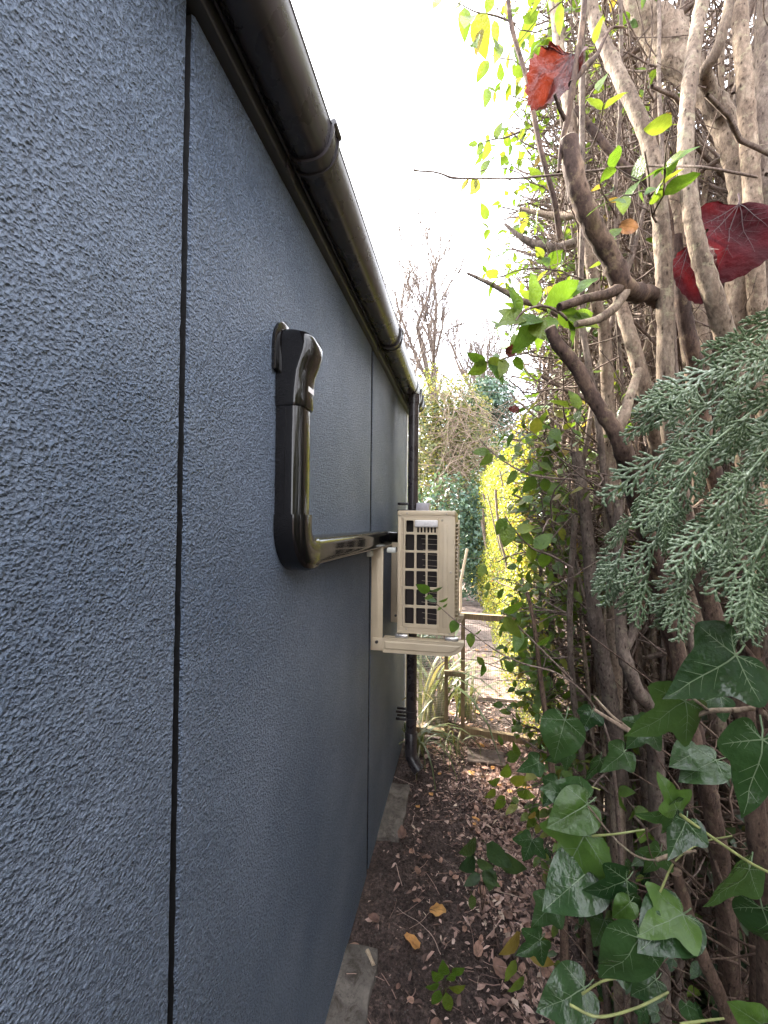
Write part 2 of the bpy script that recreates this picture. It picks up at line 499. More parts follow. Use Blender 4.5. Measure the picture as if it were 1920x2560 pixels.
M['vine'] = plain('green_vine_stem', (0.26, 0.28, 0.10), 0.5, nscale=80, nvar=0.3)
M['ivyvein'] = plain('ivy_vein', (0.13, 0.185, 0.095), 0.5)
def mk_cypress():
    m, t, b = mat_base('cypress_scale_leaf')
    tc = N(t, 'ShaderNodeTexCoord')
    n1 = N(t, 'ShaderNodeTexNoise', Scale=22.0, Detail=4.0)
    n2 = N(t, 'ShaderNodeTexNoise', Scale=420.0, Detail=2.0)
    for n in (n1, n2): t.links.new(tc.outputs['Object'], n.inputs['Vector'])
    c = ramp(t, [(0.3, (0.022, 0.044, 0.018)), (0.50, (0.080, 0.112, 0.056)), (0.68, (0.30, 0.325, 0.25))], n1.outputs['Fac'])  # glaucous bloom plus painted highlights at the pale end, gap shade at the dark
    c = mul(t, c, ramp(t, [(0.3, (0.45, 0.5, 0.45)), (0.68, (1.6, 1.6, 1.65))], n2.outputs['Fac']))
    oi = N(t, 'ShaderNodeObjectInfo')
    c = mul(t, c, ramp(t, [(0.0, (0.75, 0.85, 0.7)), (1.0, (1.2, 1.2, 1.25))], oi.outputs['Random']))
    t.links.new(c, b.inputs['Base Color'])
    b.inputs['Roughness'].default_value = 0.42
    return m
M['cypress'] = mk_cypress()
def mk_ivy(name, cols, rough=0.3):
    m, t, b = mat_base(name)
    oi = N(t, 'ShaderNodeObjectInfo')
    c = ramp(t, cols, oi.outputs['Random'])
    tc = N(t, 'ShaderNodeTexCoord')
    no = N(t, 'ShaderNodeTexNoise', Scale=3.5, Detail=5.0, Roughness=0.6)
    t.links.new(tc.outputs['Object'], no.inputs['Vector'])
    c = mul(t, c, ramp(t, [(0.3, (0.82, 0.85, 0.82)), (0.7, (1.18, 1.15, 1.15))], no.outputs['Fac']))
    t.links.new(c, b.inputs['Base Color'])
    b.inputs['Roughness'].default_value = rough
    tr = N(t, 'ShaderNodeBsdfTranslucent')
    t.links.new(mul(t, c, (1.3, 1.3, 0.5)), tr.inputs['Color'])
    mx = N(t, 'ShaderNodeMixShader'); mx.inputs['Fac'].default_value = 0.25
    t.links.new(b.outputs['BSDF'], mx.inputs[1]); t.links.new(tr.outputs['BSDF'], mx.inputs[2])
    t.links.new(mx.outputs['Shader'], t.nodes['Material Output'].inputs['Surface'])
    n2 = N(t, 'ShaderNodeTexNoise', Scale=7.0, Detail=4.0)
    t.links.new(tc.outputs['Object'], n2.inputs['Vector'])
    bump(t, b, n2.outputs['Fac'], 0.12, 0.05)
    return m
M['ivy'] = mk_ivy('ivy_leaf', [(0.0, (0.020, 0.050, 0.018)), (0.5, (0.036, 0.080, 0.026)), (1.0, (0.060, 0.115, 0.036))], 0.2)
M['ivygreen'] = mk_ivy('young_ivy_leaf', [(0.0, (0.05, 0.105, 0.018)), (1.0, (0.075, 0.145, 0.026))], 0.34)
# ================================================================== the setting
XW = -0.41                                   # face of the rendered wall
def gz(x, y):                                # soil relief
    p = V((x, y, 0))
    h = 0.020 * noise.noise(p * 3.1) + 0.012 * noise.noise(p * 9.0 + V((3, 1, 0))) + 0.006 * noise.noise(p * 27.0)
    h += 0.05 * max(0.0, min(1.0, (x - 0.25) / 0.6))
    return h
def axis_grid(name, x0, x1, y0, y1, step, zf, m):
    nx = int((x1 - x0) / step) + 1; ny = int((y1 - y0) / step) + 1
    mb = MB()
    vs_ = [(x0 + (x1-x0)*i/(nx-1), y0 + (y1-y0)*j/(ny-1), 0) for j in range(ny) for i in range(nx)]
    vs_ = [(x, y, zf(x, y)) for x, y, _ in vs_]
    fs = [(j*nx+i, j*nx+i+1, (j+1)*nx+i+1, (j+1)*nx+i) for j in range(ny-1) for i in range(nx-1)]
    mb.add(vs_, fs, 0, True)
    return mb.build(name, m)
g = MB(); g.add([(-150,-150,-0.06),(150,-150,-0.06),(150,150,-0.06),(-150,150,-0.06)], [(0,1,2,3)])
tag(g.build('ground', M['soil']), kind='structure')
def soil_z(x, y):
    e = min(1, (x + 0.60) / 0.1, (2.6 - x) / 0.3, (y + 0.6) / 0.2, (9.4 - y) / 0.3)
    return gz(x, y) * max(0, e) - 0.05 * (1 - max(0, e))
tag(axis_grid('soil', -0.60, 2.6, -0.6, 9.4, 0.028, soil_z, M['soil']), kind='structure')

# paved path beyond the fence
path = MB()
def pc(y): return 0.20 - 0.010 * (y - 4.0) ** 2 * 0.5
pv = []
for j in range(14):
    y = 3.7 + j * 0.55
    pv += [(pc(y) - 0.33, y, 0.022), (pc(y) + 0.33, y, 0.022)]
path.add(pv, [(2*j, 2*j+1, 2*j+3, 2*j+2) for j in range(13)])
pth = tag(path.build('path', M['soil']), kind='structure')
pr = random.Random(3)
yy = 3.72
while yy < 10.2:
    L = 0.44
    mb = MB()
    a, b_ = pc(yy), pc(yy + L)
    dz = pr.uniform(-0.004, 0.006)
    z1 = 0.046 + dz
    t = [(a-0.30, yy+0.012, z1), (a+0.30, yy+0.012+pr.uniform(-.01,.01), z1+pr.uniform(-.004,.004)), (b_+0.30, yy+L-0.012, z1), (b_-0.30, yy+L-0.012, z1)]
    lo = [(p[0], p[1], 0.0) for p in t]
    mb.add(t + lo, [(0,1,2,3),(0,4,5,1),(1,5,6,2),(2,6,7,3),(3,7,4,0)])
    mb.build('paving_slab', M['pathslab'], pth)
    yy += L

# ================================================================== garden room building
room = thing('garden_room', (XW - 1.3, 0.6, 0.0), 'garden room with dark slate-grey textured render wall in tall panels', 'building')
M['slabbrown'] = mk_concrete('earth_stained_concrete', (0.115, 0.085, 0.072))
JOINTS = [-1.93, -0.70, 0.547, 1.82, 2.955]
ZB, ZT = 0.02, 2.345
GAP = 0.0066
er = random.Random(11)
for a, b_ in zip(JOINTS[:-1], JOINTS[1:]):
    y0 = a + (GAP if a < 1 else 0.015); y1 = b_ - (0.015 if 1 < b_ < 2.5 else (GAP if b_ < 2.5 else 0))
    n = 150
    mb = MB()
    zs = [ZB + (ZT - ZB) * i / n for i in range(n + 1)]
    def ew(z, s):
        return 0.0016 * noise.noise(V((s * 7.3, z * 55, 0))) + 0.0012 * noise.noise(V((s * 3.1, z * 160, 2)))
    def ex(z, s): return XW - 0.0015 + 0.0015 * noise.noise(V((s * 5, z * 120, 5)))
    L = [(ex(z, a) - 0.002, y0 + ew(z, a), z) for z in zs]; Rr = [(ex(z, b_) - 0.002, y1 + ew(z, b_ + .5), z) for z in zs]
    L2 = [(XW, y0 + 0.004 + ew(z, a), z) for z in zs]; R2 = [(XW, y1 - 0.004 + ew(z, b_ + .5), z) for z in zs]
    Lb = [(XW - 0.03, y0 + 0.001, z) for z in zs]; Rb = [(XW - 0.03, y1 - 0.001, z) for z in zs]
    rows = [Lb, L, L2, R2, Rr, Rb]
    verts = [p for r_ in rows for p in r_]
    k = n + 1
    faces = [(r_*k+i, (r_+1)*k+i, (r_+1)*k+i+1, r_*k+i+1) for r_ in range(5) for i in range(n)]
    faces.append(tuple(r_*k for r_ in range(6))[::-1]); faces.append(tuple(r_*k+n for r_ in range(6)))
    mb.add(verts, faces, 0, False)
    for q in list(range(n)) + list(range(4*n, 5*n)): mb.m[q] = 1      # dark sealant added on the joint reveals, whose edge faces looked lit
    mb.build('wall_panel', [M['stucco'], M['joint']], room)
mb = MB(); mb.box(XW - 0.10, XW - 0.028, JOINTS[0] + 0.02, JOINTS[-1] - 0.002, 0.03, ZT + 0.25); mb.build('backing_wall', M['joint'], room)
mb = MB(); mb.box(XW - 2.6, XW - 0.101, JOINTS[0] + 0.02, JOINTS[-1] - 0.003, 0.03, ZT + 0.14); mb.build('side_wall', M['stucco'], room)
mb = MB(); mb.box(XW - 0.026, XW + 0.006, 2.957, 2.995, 0.02, ZT - 0.002, 0.003); mb.build('corner_trim', M['trimwhite'], room)
mb = MB(); mb.box(XW - 0.027, XW + 0.022, JOINTS[0], 3.02, ZT + 0.002, ZT + 0.16, 0.003); mb.build('fascia_board', M['fascia'], room)
mb = MB()
rp = [(XW + 0.045, ZT + 0.163), (XW - 2.7, ZT + 0.42), (XW - 2.7, ZT + 0.47), (XW + 0.045, ZT + 0.185)]
mb.extrude(rp, JOINTS[0] - 0.05, 3.06); mb.build('roof', M['fascia'], room)

# ---- gutter
GX0, GX1, GZB, GZR = XW + 0.024, XW + 0.124, ZT + 0.012, ZT + 0.082
gut = thing('rain_gutter', (XW + 0.085, 0.6, GZB), 'long dark brown plastic gutter along the top of the grey wall', 'gutter')
def gut_prof(grow, th):
    # deep-flow profile: vertical back, rounded belly, rolled front rim
    out = []
    cx, hw = (GX0 + GX1) / 2, (GX1 - GX0) / 2 + grow
    for i in range(25):
        an = math.pi + math.pi * i / 24
        x = cx + hw * math.copysign(abs(math.cos(an)) ** 0.72, math.cos(an))
        z = GZR + (GZR - GZB + grow) * math.copysign(abs(math.sin(an)) ** 0.82, math.sin(an))
        out.append((x, z))
    inn = []
    for i in range(25):
        an = 2 * math.pi - math.pi * i / 24
        x = cx + (hw - th) * math.copysign(abs(math.cos(an)) ** 0.72, math.cos(an))
        z = GZR + (GZR - GZB + grow - th) * math.copysign(abs(math.sin(an)) ** 0.82, math.sin(an))
        inn.append((x, z))
    return out + inn
mb = MB(); mb.extrude(gut_prof(0, 0.0025), JOINTS[0], 2.98, smooth=True)
gc = mb.build('gutter_channel', M['gutter'], gut, autosm=40)
mb = MB(); mb.tube([(GX1 - 0.002, JOINTS[0], GZR + 0.001), (GX1 - 0.002, 2.98, GZR + 0.001)], 0.0038, 10)
mb.build('rim_bead', M['gutter'], gut)
mb = MB(); mb.box(GX0 + 0.004, GX0 + 0.009, JOINTS[0], 2.97, GZB + 0.010, GZB + 0.0135); mb.build('moulding_line', M['gutter'], gut)
def gbracket(y, w, name='gutter_bracket', grow=0.004):
    mb = MB()
    mb.extrude(gut_prof(grow, 0.0035), y - w/2, y + w/2, smooth=True)
    mb.extrude(gut_prof(grow + 0.004, 0.004), y - w/2 - 0.001, y - w/2 + 0.007, smooth=True)
    mb.extrude(gut_prof(grow + 0.004, 0.004), y + w/2 - 0.007, y + w/2 + 0.001, smooth=True)
    mb.box(XW + 0.0225, GX0 + 0.002, y - w/2, y + w/2, GZB - 0.014, GZR + 0.02, 0.002)
    mb.tube([(GX1 + 0.006, y - w/2, GZR + 0.002), (GX1 + 0.006, y + w/2, GZR + 0.002)], 0.007, 8)
    return mb.build(name, M['gutter'], gut, autosm=40)
for y in (-0.75, 0.86, 1.85): gbracket(y, 0.042)
gbracket(2.72, 0.03); gbracket(2.86, 0.03)
mb = MB(); mb.extrude(gut_prof(0.004, 0.004), 2.55, 2.64, smooth=True); mb.tube([(-0.316, 2.60, GZB + 0.01), (-0.316, 2.60, GZB - 0.05)], 0.039, 20)
mb.build('outlet', M['gutter'], gut, autosm=40)
mb = MB()
pe = gut_prof(0.004, 0.0)[:25]
mb.add([(x, 2.985, z) for x, z in pe] + [(x, 2.993, z) for x, z in pe], [tuple(range(25)), tuple(range(49, 24, -1))] + [(i, i+1, 26+i, 25+i) for i in range(24)])
mb.build('stop_end', M['gutter'], gut)

# ---- downpipe
DX, DY = -0.316, 2.60
dp = thing('downpipe', (DX, DY, 0.0), 'round black rainwater downpipe running down the wall behind the outdoor unit', 'downpipe')
mb = MB(); mb.tube([(DX, DY, z) for z in (GZB - 0.03, 1.6, 0.9, 0.20)], 0.033, 24); mb.build('pipe', M['gutter'], dp, autosm=50)
mb = MB()
mb.tube([(DX, DY, 0.26), (DX, DY, 0.255), (DX, DY, 0.13), (DX + 0.008, DY - 0.006, 0.105), (DX + 0.03, DY - 0.02, 0.07), (DX + 0.055, DY - 0.035, 0.045)], [0.035, 0.0385, 0.0385, 0.0385, 0.038, 0.038], 24)
mb.build('shoe', M['gutter'], dp, autosm=50)
for z in (0.365, 1.655):
    mb = MB()
    for dz in (-0.022, 0.022):
        mb.tube([(DX, DY, z + dz - 0.006), (DX, DY, z + dz + 0.006)], 0.0375, 24)
        mb.box(XW + 0.001, DX - 0.02, DY - 0.03, DY - 0.018, z + dz - 0.007, z + dz + 0.007, 0.002)
        mb.box(XW + 0.001, DX - 0.02, DY + 0.018, DY + 0.03, z + dz - 0.007, z + dz + 0.007, 0.002)
    mb.build('pipe_clip', M['gutter'], dp, autosm=50)

# ---- glossy black line-set trunking
TY0, TY1, TP = 0.852, 0.930, 0.058          # along the wall, protrusion
trk = thing('pipe_trunking', (XW, 0.89, 1.47), 'glossy black plastic pipe trunking bent from wall to outdoor unit', 'trunking')
def dprof(w, p, n=7, r=0.024, back=0.0):
    # (along, out) rounded rectangle flat on the wall
    pts = [(-w/2, back)]
    for i in range(n + 1):
        a = math.pi - (math.pi/2) * i / n
        pts.append((-w/2 + r + r*math.cos(a), p - r + r*math.sin(a)))
    for i in range(n + 1):
        a = math.pi/2 - (math.pi/2) * i / n
        pts.append((w/2 - r + r*math.cos(a), p - r + r*math.sin(a)))
    pts.append((w/2, back))
    return pts
def sweep(rings, smooth=True, cap=True):
    mb = MB(); n = len(rings[0])
    v_ = [p for r_ in rings for p in r_]
    f_ = []
    for i in range(len(rings) - 1):
        for k in range(n):
            k2 = (k + 1) % n
            f_.append((i*n+k, i*n+k2, (i+1)*n+k2, (i+1)*n+k))
    if cap: f_ += [tuple(range(n-1, -1, -1)), tuple((len(rings)-1)*n + k for k in range(n))]
    mb.add(v_, f_, 0, smooth)
    return mb
yc = (TY0 + TY1) / 2; tw = TY1 - TY0
def vring(z, w, p, r=0.024): return [(XW + 0.001 + o, yc + a, z) for a, o in dprof(w, p, r=r)]
sweep([vring(z, tw, TP) for z in (1.555, 1.70, 1.86)]).build('vertical_duct', M['trunking'], trk, autosm=50)
# raised cover line on duct front
mb = MB(); mb.box(XW + 0.010, XW + 0.011 + 0.012, TY0 - 0.0012, TY0 + 0.004, 1.58, 1.825); mb.build('cover_seam', M['trunking'], trk)
# wall inlet cover on top: bulges outward then closes to the wall
zt = 1.83
rings = []
for z, w, p in ((1.825, tw+.006, TP+.004), (1.83, tw+.008, TP+.006), (1.865, tw+.008, TP+.006), (1.90, tw+.009, TP+.010), (1.925, tw+.010, TP+.019), (1.945, tw+.010, TP+.026), (1.962, tw+.009, TP+.028), (1.978, tw+.006, TP+.023), (1.990, tw-.002, TP+.010), (1.997, tw-.014, TP-.012), (2.000, tw-.03, TP-.03)):
    rings.append(vring(z, w, p, min(0.026, p*0.45)))
sweep(rings).build('wall_inlet_cover', M['trunking'], trk, autosm=50)
mb = MB()
fl = [(yc + 0.062*math.cos(a)*(1 if True else 0), 1.958 + 0.066*math.sin(a)) for a in [math.pi*i/20 for i in range(21)]]
fl = fl + [(yc - 0.062, 1.90), (yc + 0.062, 1.90)]
nfl = len(fl)
mb.add([(XW + 0.001, y, z) for y, z in fl] + [(XW + 0.007, y, z) for y, z in fl] + [(XW + 0.010, yc + (y-yc)*0.9, 1.955 + (z-1.955)*0.9) for y, z in fl],
       [tuple(range(2*nfl, 3*nfl))] + [(i, (i+1) % nfl, nfl+(i+1) % nfl, nfl+i) for i in range(nfl)] + [(nfl+i, nfl+(i+1) % nfl, 2*nfl+(i+1) % nfl, 2*nfl+i) for i in range(nfl)])
mb.build('wall_flange', M['trunking'], trk, autosm=30)
mb = MB(); mb.box(XW+TP+0.0075, XW+TP+0.0080, yc-0.012, yc+0.022, 1.862, 1.893); mb.build('sticker', M['beige_handle'], trk)
# bottom elbow: arc in the wall plane, vertical -> along +Y
ZH = 1.494                                    # centre height of the horizontal run
rings = []
RB = 0.062
ccy, ccz = yc + RB, ZH + RB                   # arc centre
ww, pp = tw + 0.008, TP + 0.006
def plane_ring(c, dirn, w, p, r=0.025):       # dirn: width direction in (y,z)
    return [(XW + 0.001 + o, c[0] + dirn[0]*a, c[1] + dirn[1]*a) for a, o in dprof(w, p, r=r)]
rings.append(plane_ring((yc, 1.585), (1, 0), ww, pp))
rings.append(plane_ring((yc, ccz), (1, 0), ww, pp))
for i in range(1, 9):
    a = math.pi + (math.pi/2) * i / 8
    c = (ccy + RB*math.cos(a), ccz + RB*math.sin(a))
    dn = (-math.cos(a), -math.sin(a))
    rings.append(plane_ring(c, dn, ww, pp))
rings.append(plane_ring((ccy + 0.02, ZH), (0, 1), ww, pp))
sweep(rings).build('corner_elbow', M['trunking'], trk, autosm=50)
rings = [plane_ring((y, ZH - 0.010 * (y - 1) ), (0, 1), tw, TP) for y in (ccy + 0.01, 1.3, 1.7, 2.05)]
hd = sweep(rings).build('horizontal_duct', M['trunking'], trk, autosm=50)
mb = MB(); mb.tube([(XW + 0.045, 1.98, ZH), (XW + 0.10, 2.02, ZH - 0.005), (XW + 0.13, 2.10, ZH - 0.03)], 0.026, 14); mb.build('pipe_lagging', M['trunking'], trk)

# ---- wall bracket for the outdoor unit
ACX0, ACX1, ACY0, ACY1, ACZ0, ACZ1 = -0.294, -0.037, 1.86, 2.56, 1.067, 1.618
brk = thing('wall_bracket', (XW, 1.84, 1.0), 'beige steel wall bracket carrying the outdoor unit', 'bracket')
def channel(mb, x0, x1, y0, y1, z0, z1): mb.box(x0, x1, y0, y1, z0, z1, 0.004)
for k, y in enumerate((1.835, 2.36)):
    mb = MB(); W = 0.055 if k == 0 else 0.05
    mb.box(XW + 0.001, XW + 0.0045 , y, y + 0.04, 0.99, 1.455, 0.001)
    mb.box(XW + 0.0045, XW + 0.055, y, y + 0.004, 0.99, 1.455, 0.0015)
    up = mb.build('upright', M['beige'], brk, autosm=40)
    mb = MB()
    mb.box(XW + 0.022, XW + 0.036, y - 0.003, y + 0.0005, 1.09, 1.40, 0.0012)
    mb.build('pressed_rib', M['beige'], up)
    mb = MB()
    # arm with tapering round nose
    pr_ = [(XW + 0.0575, 0.985), (-0.10, 0.985), (-0.055, 0.988), (-0.030, 0.997), (-0.012, 1.012), (0.0, 1.034), (0.003, 1.045), (XW + 0.0575, 1.045)]
    n = len(pr_)
    mb.add([(x, y - 0.004, z) for x, z in pr_] + [(x, y + 0.0, z) for x, z in pr_], [tuple(range(n)), tuple(range(2*n-1, n-1, -1))] + [(i, n+i, n+(i+1) % n, (i+1) % n) for i in range(n)])
    mb.box(XW + 0.0575, 0.003, y - 0.004, y + 0.042, 1.0452, 1.049, 0.001)
    mb.box(XW + 0.010, XW + 0.0570, y - 0.0045, y - 0.001, 0.992, 1.048, 0.001)
    arm = mb.build('arm', M['beige'], brk, autosm=40)
    mb = MB()
    mb.add([(x, y - 0.0075, z) for x, z in [(XW+0.07, 1.005), (-0.11, 1.004), (-0.06, 1.006), (-0.035, 1.016), (-0.02, 1.030), (XW+0.07, 1.032)]] + [(x, y - 0.0042, z) for x, z in [(XW+0.065, 1.000), (-0.105, 0.999), (-0.055, 1.001), (-0.03, 1.011), (-0.012, 1.034), (XW+0.065, 1.037)]],
           [(0,1,2,3,4,5)] + [(i, 6+i, 6+(i+1) % 6, (i+1) % 6) for i in range(6)])
    mb.build('pressed_rib', M['beige'], arm)
    mb = MB(); mb.tube([(XW + 0.030, y - 0.011, 1.030), (XW + 0.030, y + 0.0, 1.030)], 0.0075, 6); mb.tube([(XW + 0.030, y - 0.014, 1.030), (XW + 0.030, y - 0.010, 1.030)], 0.004, 8)
    mb.build('bolt', M['boltdark'], arm)
    mb = MB(); mb.tube([(XW + 0.018, y - 0.003, 1.002), (XW + 0.018, y + 0.001, 1.002)], 0.005, 8); mb.build('bolt', M['boltdark'], up)
    pass
    for fx in (-0.30, -0.08): mb = MB(); mb.box(fx, fx + 0.058, y + 0.004, y + 0.036, 1.0492, 1.066, 0.003); mb.build('rubber_foot', M['steel'] if k == 0 else M['joint'], brk)
mb = MB(); mb.box(XW + 0.001, XW + 0.0042, 1.74, 2.46, 1.425, 1.447, 0.001); mb.build('cross_rail', M['beige'], brk)
mb = MB(); mb.box(XW + 0.0046, XW + 0.026, 1.722, 1.765, 1.418, 1.442, 0.003); mb.build('spirit_vial', M['vial'], brk)
mb = MB(); mb.box(XW + 0.058, XW + 0.10, 1.90, 1.945, 1.423, 1.446, 0.003); mb.build('spirit_vial', M['vial'], brk)

# ---- outdoor unit
acu = thing('outdoor_unit', ((ACX0+ACX1)/2, (ACY0+ACY1)/2, ACZ0), 'beige air conditioning outdoor unit with square-celled side grille', 'air conditioner')
W_, H_ = ACX1 - ACX0, ACZ1 - ACZ0
def U(u): return ACX0 + u
def Zt(v): return ACZ1 - v
k_ = 0.257 / 665.0
def cu(px): return (px - 530) * k_
def cv(py): return (py - 350) * k_
# main shell (top, bottom, front rim) as thin sheets
mb = MB(); mb.box(ACX0 - 0.002, ACX1 + 0.001, ACY0 - 0.001, ACY1, ACZ1 - 0.024, ACZ1, 0.006)
mb.build('top_cover', M['beige'], acu, autosm=40)
mb = MB(); mb.box(ACX0, ACX1, ACY0, ACY1, ACZ0, ACZ0 + 0.008, 0.002); mb.build('base_pan', M['beige'], acu)
mb = MB(); mb.box(ACX0 + 0.03, ACX1 - 0.012, ACY0 + 0.055, ACY1 - 0.004, ACZ0 + 0.0085, ACZ1 - 0.0245); mb.build('coil_block', M['coil'], acu)
mb = MB(); mb.box(ACX0, ACX0 + 0.004, ACY0 + 0.012, ACY1 - 0.003, ACZ0 + 0.0085, ACZ1 - 0.0245); mb.build('rear_panel', M['beige'], acu)
# side panel border (around the grille field)
gu0, gu1, gv0, gv1 = cu(600), cu(1002), cv(440), cv(1700)
mb = MB(); y0, y1 = ACY0 + 0.0005, ACY0 + 0.012
vt, vb = 0.0245, H_ - 0.0085
mb.box(U(0.0005), U(cu(566)), y0, y1, Zt(vb), Zt(vt), 0.0015)
mb.box(U(gu1), U(W_ - 0.001), y0, y1, Zt(vb), Zt(vt), 0.0035)
mb.box(U(cu(566)), U(gu1), y0, y1, Zt(gv0), Zt(vt))
mb.box(U(cu(566)), U(gu1), y0, y1, Zt(vb), Zt(gv1))
mb.box(U(cu(566)), U(cu(597)), y0 + 0.005, y1, Zt(gv1), Zt(gv0))
for py in (620, 815, 1025, 1232, 1445): mb.box(U(cu(566)), U(cu(597)), y0 + 0.0015, y0 + 0.006, Zt(cv(py + 9)), Zt(cv(py - 9)), 0.001)
sp = mb.build('side_panel', M['beige'], acu, autosm=40)
mb = MB()
mb.box(U(cu(1052)), U(cu(1110)), ACY0 - 0.0025, ACY0 + 0.002, Zt(cv(1690)), Zt(cv(510)), 0.0022)
mb.build('pressed_rib', M['beige'], sp, autosm=50)
mb = MB()
mb.add([(U(0.004), ACY0 - 0.0022, Zt(0.014)), (U(0.022), ACY0 - 0.0022, Zt(0.0265)), (U(cu(1135)), ACY0 - 0.0022, Zt(0.0265)), (U(cu(1185)), ACY0 - 0.0022, Zt(0.010)),
        (U(0.004), ACY0 - 0.0012, Zt(0.010)), (U(0.022), ACY0 - 0.0012, Zt(0.0235)), (U(cu(1135)), ACY0 - 0.0012, Zt(0.0235)), (U(cu(1185)), ACY0 - 0.0012, Zt(0.006))],
       [(0,1,5,4),(1,2,6,5),(2,3,7,6)])
mb.build('lid_edge', M['beige'], sp)
# grille with rounded cells
def holes(mb, cells, x0, x1, v0, v1, ya, yb, r=0.005):
    cols = sorted(set([x0, x1] + []))
    n = 6
    def rr(a, b, c, d, rad):
        pts = []
        for (cx, cz, s) in ((b - rad, c + rad, -math.pi/2), (b - rad, d - rad, 0), (a + rad, d - rad, math.pi/2), (a + rad, c + rad, math.pi)):
            for i in range(n): 
                an = s + (math.pi/2) * i / (n - 1); pts.append((cx + rad*math.cos(an), cz + rad*math.sin(an)))
        return pts
    for (ca, cb, cc, cd, ha, hb, hc, hd_) in cells:
        inn = rr(ha, hb, hc, hd_, r)
        out = []
        corners = ((cb, cc), (cb, cd), (ca, cd), (ca, cc))
        sides = []
        for q in range(4):
            for i in range(n):
                x, z = inn[q*n+i]
                out.append(corners[q])
        N_ = 4*n
        def P(p, y): return (U(p[0]), y, Zt(p[1]))
        inn2 = rr(ha-0.0012, hb+0.0012, hc-0.0012, hd_+0.0012, r+0.001)
        verts = [P(p, ya) for p in out] + [P(p, ya) for p in inn2] + [P(p, ya + 0.0012) for p in inn] + [P(p, yb) for p in inn]
        fs = []
        for l in range(3):
            for i in range(N_):
                j = (i+1) % N_
                if l == 0 and (i+1) % n: fs.append((i, N_+i, N_+j)); continue
                fs.append((l*N_+i, (l+1)*N_+i, (l+1)*N_+j, l*N_+j))
        mb.add(verts, fs, 0, False)
cx_ = [(620, 725), (752, 858), (880, 990)]
rz_ = [(628, 812), (838, 1022), (1050, 1232), (1262, 1445), (1475, 1660)]
bx_ = [600, 738, 869, 1002]
bz_ = [614, 825, 1036, 1247, 1460, 1700]
cells = []
for r_, (a, b_) in enumerate(rz_):
    for c, (p, q) in enumerate(cx_):
        cells.append((cu(bx_[c]), cu(bx_[c+1]), cv(bz_[r_]), cv(bz_[r_+1]), cu(p), cu(q), cv(a), cv(b_)))
cells.append((cu(600), cu(728), cv(440), cv(614), cu(628), cu(715), cv(465), cv(600)))
mb = MB(); holes(mb, cells, gu0, gu1, gv0, gv1, ACY0 - 0.0022, ACY0 + 0.006)
# slotted field under the handle
slots = []
sx = [728, 786, 823, 862, 900, 940, 1002]
for i in range(6):
    c0, c1 = sx[i], sx[i+1]; m_ = (758 + i*39)
    slots.append((cu(c0), cu(c1), cv(500), cv(614), cu(m_), cu(m_+20), cv(540), cv(605)))
holes(mb, slots, 0, 0, 0, 0, ACY0 - 0.0022, ACY0 + 0.006, 0.0035)
mb.add([(U(cu(728)), ACY0 - 0.0022, Zt(cv(440))), (U(cu(1002)), ACY0 - 0.0022, Zt(cv(440))), (U(cu(1002)), ACY0 - 0.0022, Zt(cv(500))), (U(cu(728)), ACY0 - 0.0022, Zt(cv(500)))], [(0,3,2,1)])
e = 0.003
q0, q1, q2, q3 = cu(600), cu(1002), cv(440), cv(1700)
mb.add([(U(q0), ACY0-.0022, Zt(q2)), (U(q1), ACY0-.0022, Zt(q2)), (U(q1), ACY0-.0022, Zt(q3)), (U(q0), ACY0-.0022, Zt(q3)), (U(q0-e), ACY0+.0018, Zt(q2-e)), (U(q1+e), ACY0+.0018, Zt(q2-e)), (U(q1+e), ACY0+.0018, Zt(q3+e)), (U(q0-e), ACY0+.0018, Zt(q3+e))],
       [(0,1,5,4),(1,2,6,5),(2,3,7,6),(3,0,4,7)])
sg = mb.build('side_grille', M['beige'], acu)
mb = MB(); mb.box(U(cu(733)), U(cu(1000)), ACY0 - 0.016, ACY0 - 0.0021, Zt(cv(542)), Zt(cv(460)), 0.006, seg=3); mb.build('handle', M['beige_handle'], acu, autosm=60)
for i, z in enumerate([680, 740, 805, 862, 925, 990, 1112, 1172, 1300, 1355, 1420, 1545, 1608]):
    mb = MB(); s0 = 800 + (i * 37) % 28
    mb.tube([(U(cu(s0)), ACY0 + 0.034, Zt(cv(z))), (U(cu(1010)), ACY0 + 0.010, Zt(cv(z + 3)))], 0.0011, 6)
    mb.build('coil_pipe', M['rod'], acu)
for (x, y) in ((640, 382), (1095, 388), (1147, 1053), (640, 1722), (1135, 1755)):
    mb = MB(); mb.tube([(U(cu(x)), ACY0 - 0.0045, Zt(cv(y))), (U(cu(x)), ACY0 + 0.001, Zt(cv(y)))], [0.0042, 0.0058], 10); mb.build('screw', M['screw'], acu, autosm=40)
mb = MB(); mb.tube([(U(cu(1045)), ACY0 - 0.003, Zt(cv(458))), (U(cu(1045)), ACY0 + 0.001, Zt(cv(458)))], [0.0035, 0.0065], 10); mb.build('screw', M['screw'], acu, autosm=40)
